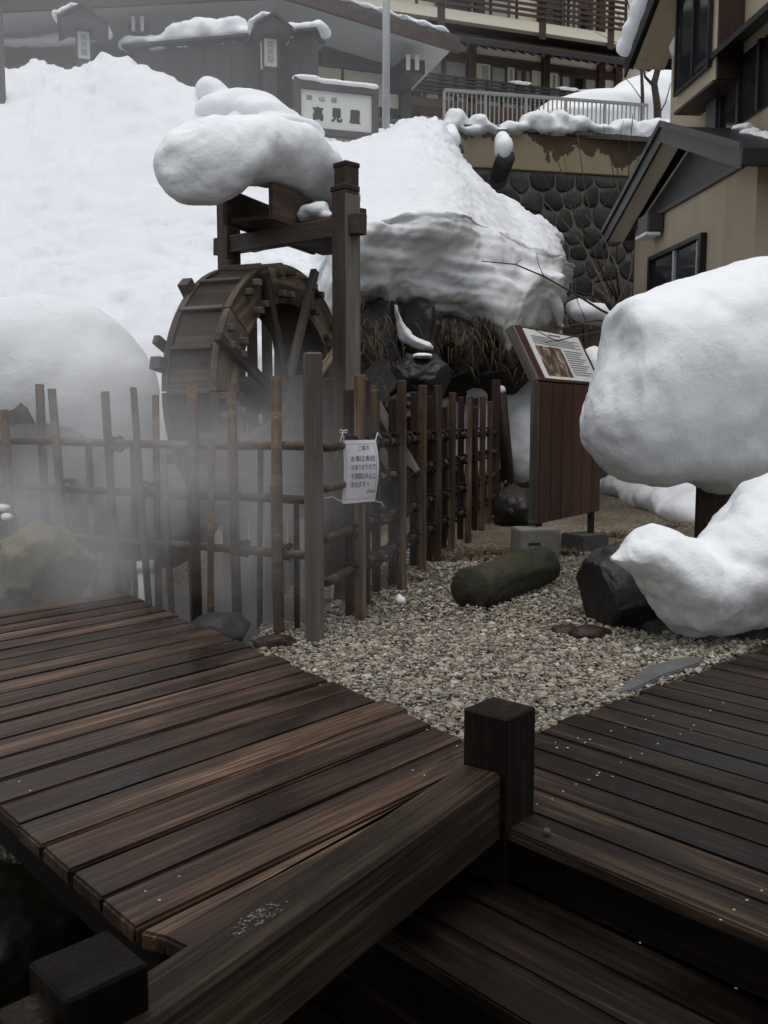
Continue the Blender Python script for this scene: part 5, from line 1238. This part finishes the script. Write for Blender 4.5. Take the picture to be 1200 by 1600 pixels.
# lower storey wall as one closed body with gable
poly = [(0, -.1), (LWL, -.1), (LWL, zg), (upk, zpk - .15), (0, zg)]
def body(name, poly, o0, o1, m, parent):
    n = len(poly); V = [HPn.p + HPn.u * u + HPn.n * o + Vector((0, 0, z)) for o in (o0, o1) for u, z in poly]
    return wmesh(name, V, [tuple(range(n)), tuple(range(2 * n - 1, n - 1, -1))] + [(i, (i + 1) % n, n + (i + 1) % n, n + i) for i in range(n)], m, parent)
body('wall', poly, 0, -4.5, M['stucco'], hs_)
body('gable_panel', [(.06, zg + .02), (LWL - .36, zg + .02), (upk - .10, zpk - .20)], .003, .035, M['housetrim'], hs_)
pbox('gable_trim', HPn, .0, LWL, zg - .035, zg + .018, .003, .045, M['trimgrey'], hs_)
for s in (0, 1):
    ua, ub = (upk, LWL + ov) if s == 0 else (upk, -ov)
    V = []
    slab('roof_slope', HPn, [(ua, .3, zpk + .08), (ub, .3, zev), (ub, -4.5, zev), (ua, -4.5, zpk + .08)], M['housetrim'], hs_, .07)
    slab('soffit', HPn, [(ua, .28, zpk - .0), (ub, .28, zev - .075), (ub, .04, zev - .075), (ua, .04, zpk)], M['cream'], hs_, .015)
    slab('verge_board', HPn, [(ua, .335, zpk + .10), (ub, .335, zev + .02), (ub, .302, zev + .02), (ua, .302, zpk + .10)], M['housetrim'] if s == 0 else M['trimgrey'], hs_, .20)
    slab('verge_trim', HPn, [(ua, .36, zpk + .14), (ub, .36, zev + .06), (ub, .336, zev + .06), (ua, .336, zpk + .14)], M['trimgrey'] if s else M['housetrim'], hs_, .07)
pbox('eave_gutter', HPn, -ov - .06, -ov - .003, zev - .16, zev + .0, -4.5, .36, M['housetrim'], hs_)
def hwin(px0, px1, py0, py1, off, pane_px, m='glassreflection', hood=False):
    u0, u1 = sorted((hu(px0, py0, off), hu(px1, py0, off))); um = (u0 + u1) / 2
    zt3 = HPn.uz(px1, py0, off)[1]; zb3 = zt3 - pane_px
    w = pbox('window', HPn, u0, u1, zb3, zt3, off + .002, off + .03, M[m], hs_, 0)
    for a, b, c, d in ((u0 - .05, u0, zb3 - .05, zt3 + .05), (u1, u1 + .05, zb3 - .05, zt3 + .05), (u0, u1, zt3, zt3 + .05), (u0, u1, zb3 - .05, zb3)):
        pbox('window_frame', HPn, a, b, c, d, off + .003, off + .075, M['housetrim'], w, 0)
    pbox('sash', HPn, um - .025, um + .025, zb3, zt3, off + .031, off + .06, M['steel'], w, 0)
    pbox('sash', HPn, u0 + (u1 - u0) * .06, u0 + (u1 - u0) * .06 + .03, zb3, zt3, off + .031, off + .05, M['steel'], w, 0)
    return u0, u1, zb3, zt3
hwin(1024, 1102, 372, 372, 0, 1.1, 'glassdark')
u0 = hu(1030, 360); z0 = HPn.uz(1030, 350)[1]
vb = pbox('wall_vent', HPn, u0 - .17, u0 + .17, z0 - .13, z0 + .10, .003, .22, M['trimgrey'], hs_, .02)
pbox('vent_lip', HPn, u0 - .17, u0 + .17, z0 - .17, z0 - .132, .05, .24, M['whitepaint'], vb)
# upper storey, set back
UOF = -.66
uF = hu(1048, 150, UOF); zU0 = 4.2
zU1 = HPn.uz(1048, 95, UOF)[1]
body('upper_wall', [(-3, zU0 - .5), (uF, zU0 - .5), (uF, zU1), (uF - 2.6, zU1 + 1.35), (-3, zU1 + 1.0)], UOF, UOF - 3.5, M['stucco'], hs_)
ueu = uF + .30; zU1 += .08
slab('upper_roof', HPn, [(uF - 2.6, UOF + .5, zU1 + 1.62), (ueu, UOF + .5, zU1 + .02), (ueu, UOF - 4, zU1 + .02), (uF - 2.6, UOF - 4, zU1 + 1.62)], M['housetrim'], hs_, .12)
slab('upper_soffit', HPn, [(uF - 2.6, UOF + .45, zU1 + 1.49), (ueu - .05, UOF + .45, zU1 - .105), (ueu - .05, UOF + .005, zU1 - .105), (uF - 2.6, UOF + .005, zU1 + 1.49)], M['stucco'], hs_, .02)
slab('upper_verge', HPn, [(uF - 2.6, UOF + .55, zU1 + 1.66), (ueu + .03, UOF + .55, zU1 + .05), (ueu + .03, UOF + .52, zU1 + .05), (uF - 2.6, UOF + .52, zU1 + 1.66)], M['housetrim'], hs_, .26)
blob('roof_snow', [(HPn.p + HPn.u * (ueu - .1 - 2.6 * t) + HPn.n * (UOF + .50) + Vector((0, 0, zU1 + .16 + 1.6 * t)), (.22, .18, .15)) for t in np.linspace(0, 1, 12)] + [(HPn.p + HPn.u * (ueu - .1 - 2.6 * t) + HPn.n * (UOF - .1) + Vector((0, 0, zU1 + .14 + 1.6 * t)), (.22, .5, .16)) for t in np.linspace(0, 1, 12)], M['snow'], .05, 3, .03, 3, 66, hs_)
# bay window box and the nearer window with hood
BO = UOF + .32
b0_, b1_ = sorted((hu(1058, 150, BO), hu(1116, 150, BO))); zb_b = HPn.uz(1060, 172, BO)[1]
pbox('bay_box', HPn, b0_, b1_, zb_b, zU1 + 1.2, UOF + .003, BO, M['stucco'], hs_, .01)
pbox('bay_ledge', HPn, b0_ - .02, b1_ + .02, zb_b - .04, zb_b - .002, UOF + .003, BO + .03, M['brown'], hs_)
pbox('bay_side', HPn, b0_ - .03, b0_ - .003, zb_b, zU1 + 1.2, UOF + .003, BO - .01, M['brown'], hs_)
wz0 = HPn.uz(1060, 146, BO)[1]
wb_ = pbox('window', HPn, b0_ + .12, b1_ - .05, wz0, wz0 + 1.25, BO + .002, BO + .02, M['glassdark'], hs_, 0)
for a, b, c, d in ((b0_ + .08, b0_ + .12, wz0 - .04, wz0 + 1.3), (b1_ - .05, b1_ - .01, wz0 - .04, wz0 + 1.3), (b0_ + .12, b1_ - .05, wz0 - .04, wz0), ((b0_ + b1_) / 2 - .02, (b0_ + b1_) / 2 + .02, wz0, wz0 + 1.25)):
    pbox('window_frame', HPn, a, b, c, d, BO + .021, BO + .06, M['housetrim'], wb_, 0)
slab('bay_hood', HPn, [(b0_ - .05, BO + .3, wz0 + 1.28), (b1_ + .1, BO + .3, wz0 + 1.28), (b1_ + .1, BO - .1, wz0 + 1.45), (b0_ - .05, BO - .1, wz0 + 1.45)], M['housetrim'], hs_, .06)
n0_, n1_ = sorted((hu(1133, 150, UOF), hu(1260, 150, UOF))); zn0 = 4.5; zn1 = HPn.uz(1133, 112, UOF)[1]
wn2 = pbox('window', HPn, n0_, n1_, zn0, zn1, UOF + .002, UOF + .03, M['glassdark'], hs_, 0)
for k in range(5):
    u = n0_ + (n1_ - n0_) * k / 4; pbox('window_frame', HPn, u - .03, u + .03, zn0, zn1, UOF + .031, UOF + .07, M['housetrim'], wn2, 0)
pbox('shutter_box', HPn, n1_ + .031, n1_ + .30, zn0 - .2, zn1 - .1, UOF + .002, UOF + .10, M['trimgrey'], hs_)
slab('window_hood', HPn, [(n0_ - .1, UOF + .36, zn1 + .05), (n1_ + .14, UOF + .36, zn1 + .05), (n1_ + .14, UOF + .004, zn1 + .22), (n0_ - .1, UOF + .004, zn1 + .22)], M['housetrim'], hs_, .07)
blob('roof_snow', [(HPn.p + HPn.u * (upk - .3 - 1.6 * t) + HPn.n * (UOF + .2) + Vector((0, 0, zpk + .09 - .5 * (.3 + 1.6 * t) + random.uniform(-.01, .03))), (.14, .12, .05)) for t in np.linspace(0, 1, 9)], M['snow'], .035, 2, .05, 5, 67, hs_)
# ------------------------------------------------------------------ steam off the hot spring channel
def steam(name, c, r, dens, scale, lo, hi, label, stretch=(1, 1, .7)):
    v, f = ico(3)
    me = mesh_of(name, [Vector((x * r[0], y * r[1], z * r[2])) for x, y, z in v], f, True)
    m = bpy.data.materials.new(name); m.use_nodes = True; t = m.node_tree; n = t.nodes; l = t.links
    n.remove(n['Principled BSDF']); pv = n.new('ShaderNodeVolumePrincipled'); l.new(pv.outputs[0], n['Material Output'].inputs['Volume'])
    pv.inputs['Color'].default_value = (.93, .94, .95, 1); pv.inputs['Anisotropy'].default_value = .2
    tc = n.new('ShaderNodeTexCoord')
    mp = n.new('ShaderNodeMapping'); l.new(tc.outputs['Object'], mp.inputs[0]); mp.inputs['Scale'].default_value = [1 / a for a in r]
    ln = n.new('ShaderNodeVectorMath'); ln.operation = 'LENGTH'; l.new(mp.outputs[0], ln.inputs[0])
    fa = n.new('ShaderNodeMapRange'); fa.interpolation_type = 'SMOOTHSTEP'; l.new(ln.outputs['Value'], fa.inputs[0])
    fa.inputs[1].default_value = 1.0; fa.inputs[2].default_value = .25; fa.inputs[3].default_value = 0; fa.inputs[4].default_value = 1
    mp2 = n.new('ShaderNodeMapping'); l.new(tc.outputs['Object'], mp2.inputs[0]); mp2.inputs['Scale'].default_value = stretch
    nz = n.new('ShaderNodeTexNoise'); l.new(mp2.outputs[0], nz.inputs['Vector']); nz.inputs['Scale'].default_value = scale; nz.inputs['Detail'].default_value = 4; nz.inputs['Distortion'].default_value = .5
    mr = n.new('ShaderNodeMapRange'); l.new(nz.outputs[0], mr.inputs[0]); mr.inputs[1].default_value = lo; mr.inputs[2].default_value = hi; mr.inputs[3].default_value = 0; mr.inputs[4].default_value = dens
    mu = n.new('ShaderNodeMath'); mu.operation = 'MULTIPLY'; l.new(mr.outputs[0], mu.inputs[0]); l.new(fa.outputs[0], mu.inputs[1]); l.new(mu.outputs[0], pv.inputs['Density'])
    m.cycles.volume_sampling = 'MULTIPLE_IMPORTANCE' if hasattr(m.cycles, 'volume_sampling') else m.cycles.volume_sampling
    if r[0] > 4: m.cycles.volume_step_rate = 3.0
    o = link(name, me, m, None, Matrix.Translation(Vector(c))); return tag(o, label, 'steam', kind='stuff')
steam('steam', (-1.6, 5.0, .45), (1.95, 1.5, 1.65), 1.75, 1.6, .43, .66, 'white steam drifting from the hot channel across the fence')
steam('steam', (-4.0, 11.5, 5.0), (6.5, 5.5, 6.0), .05, .35, .2, .7, 'thin steam rising before the snowy hillside')
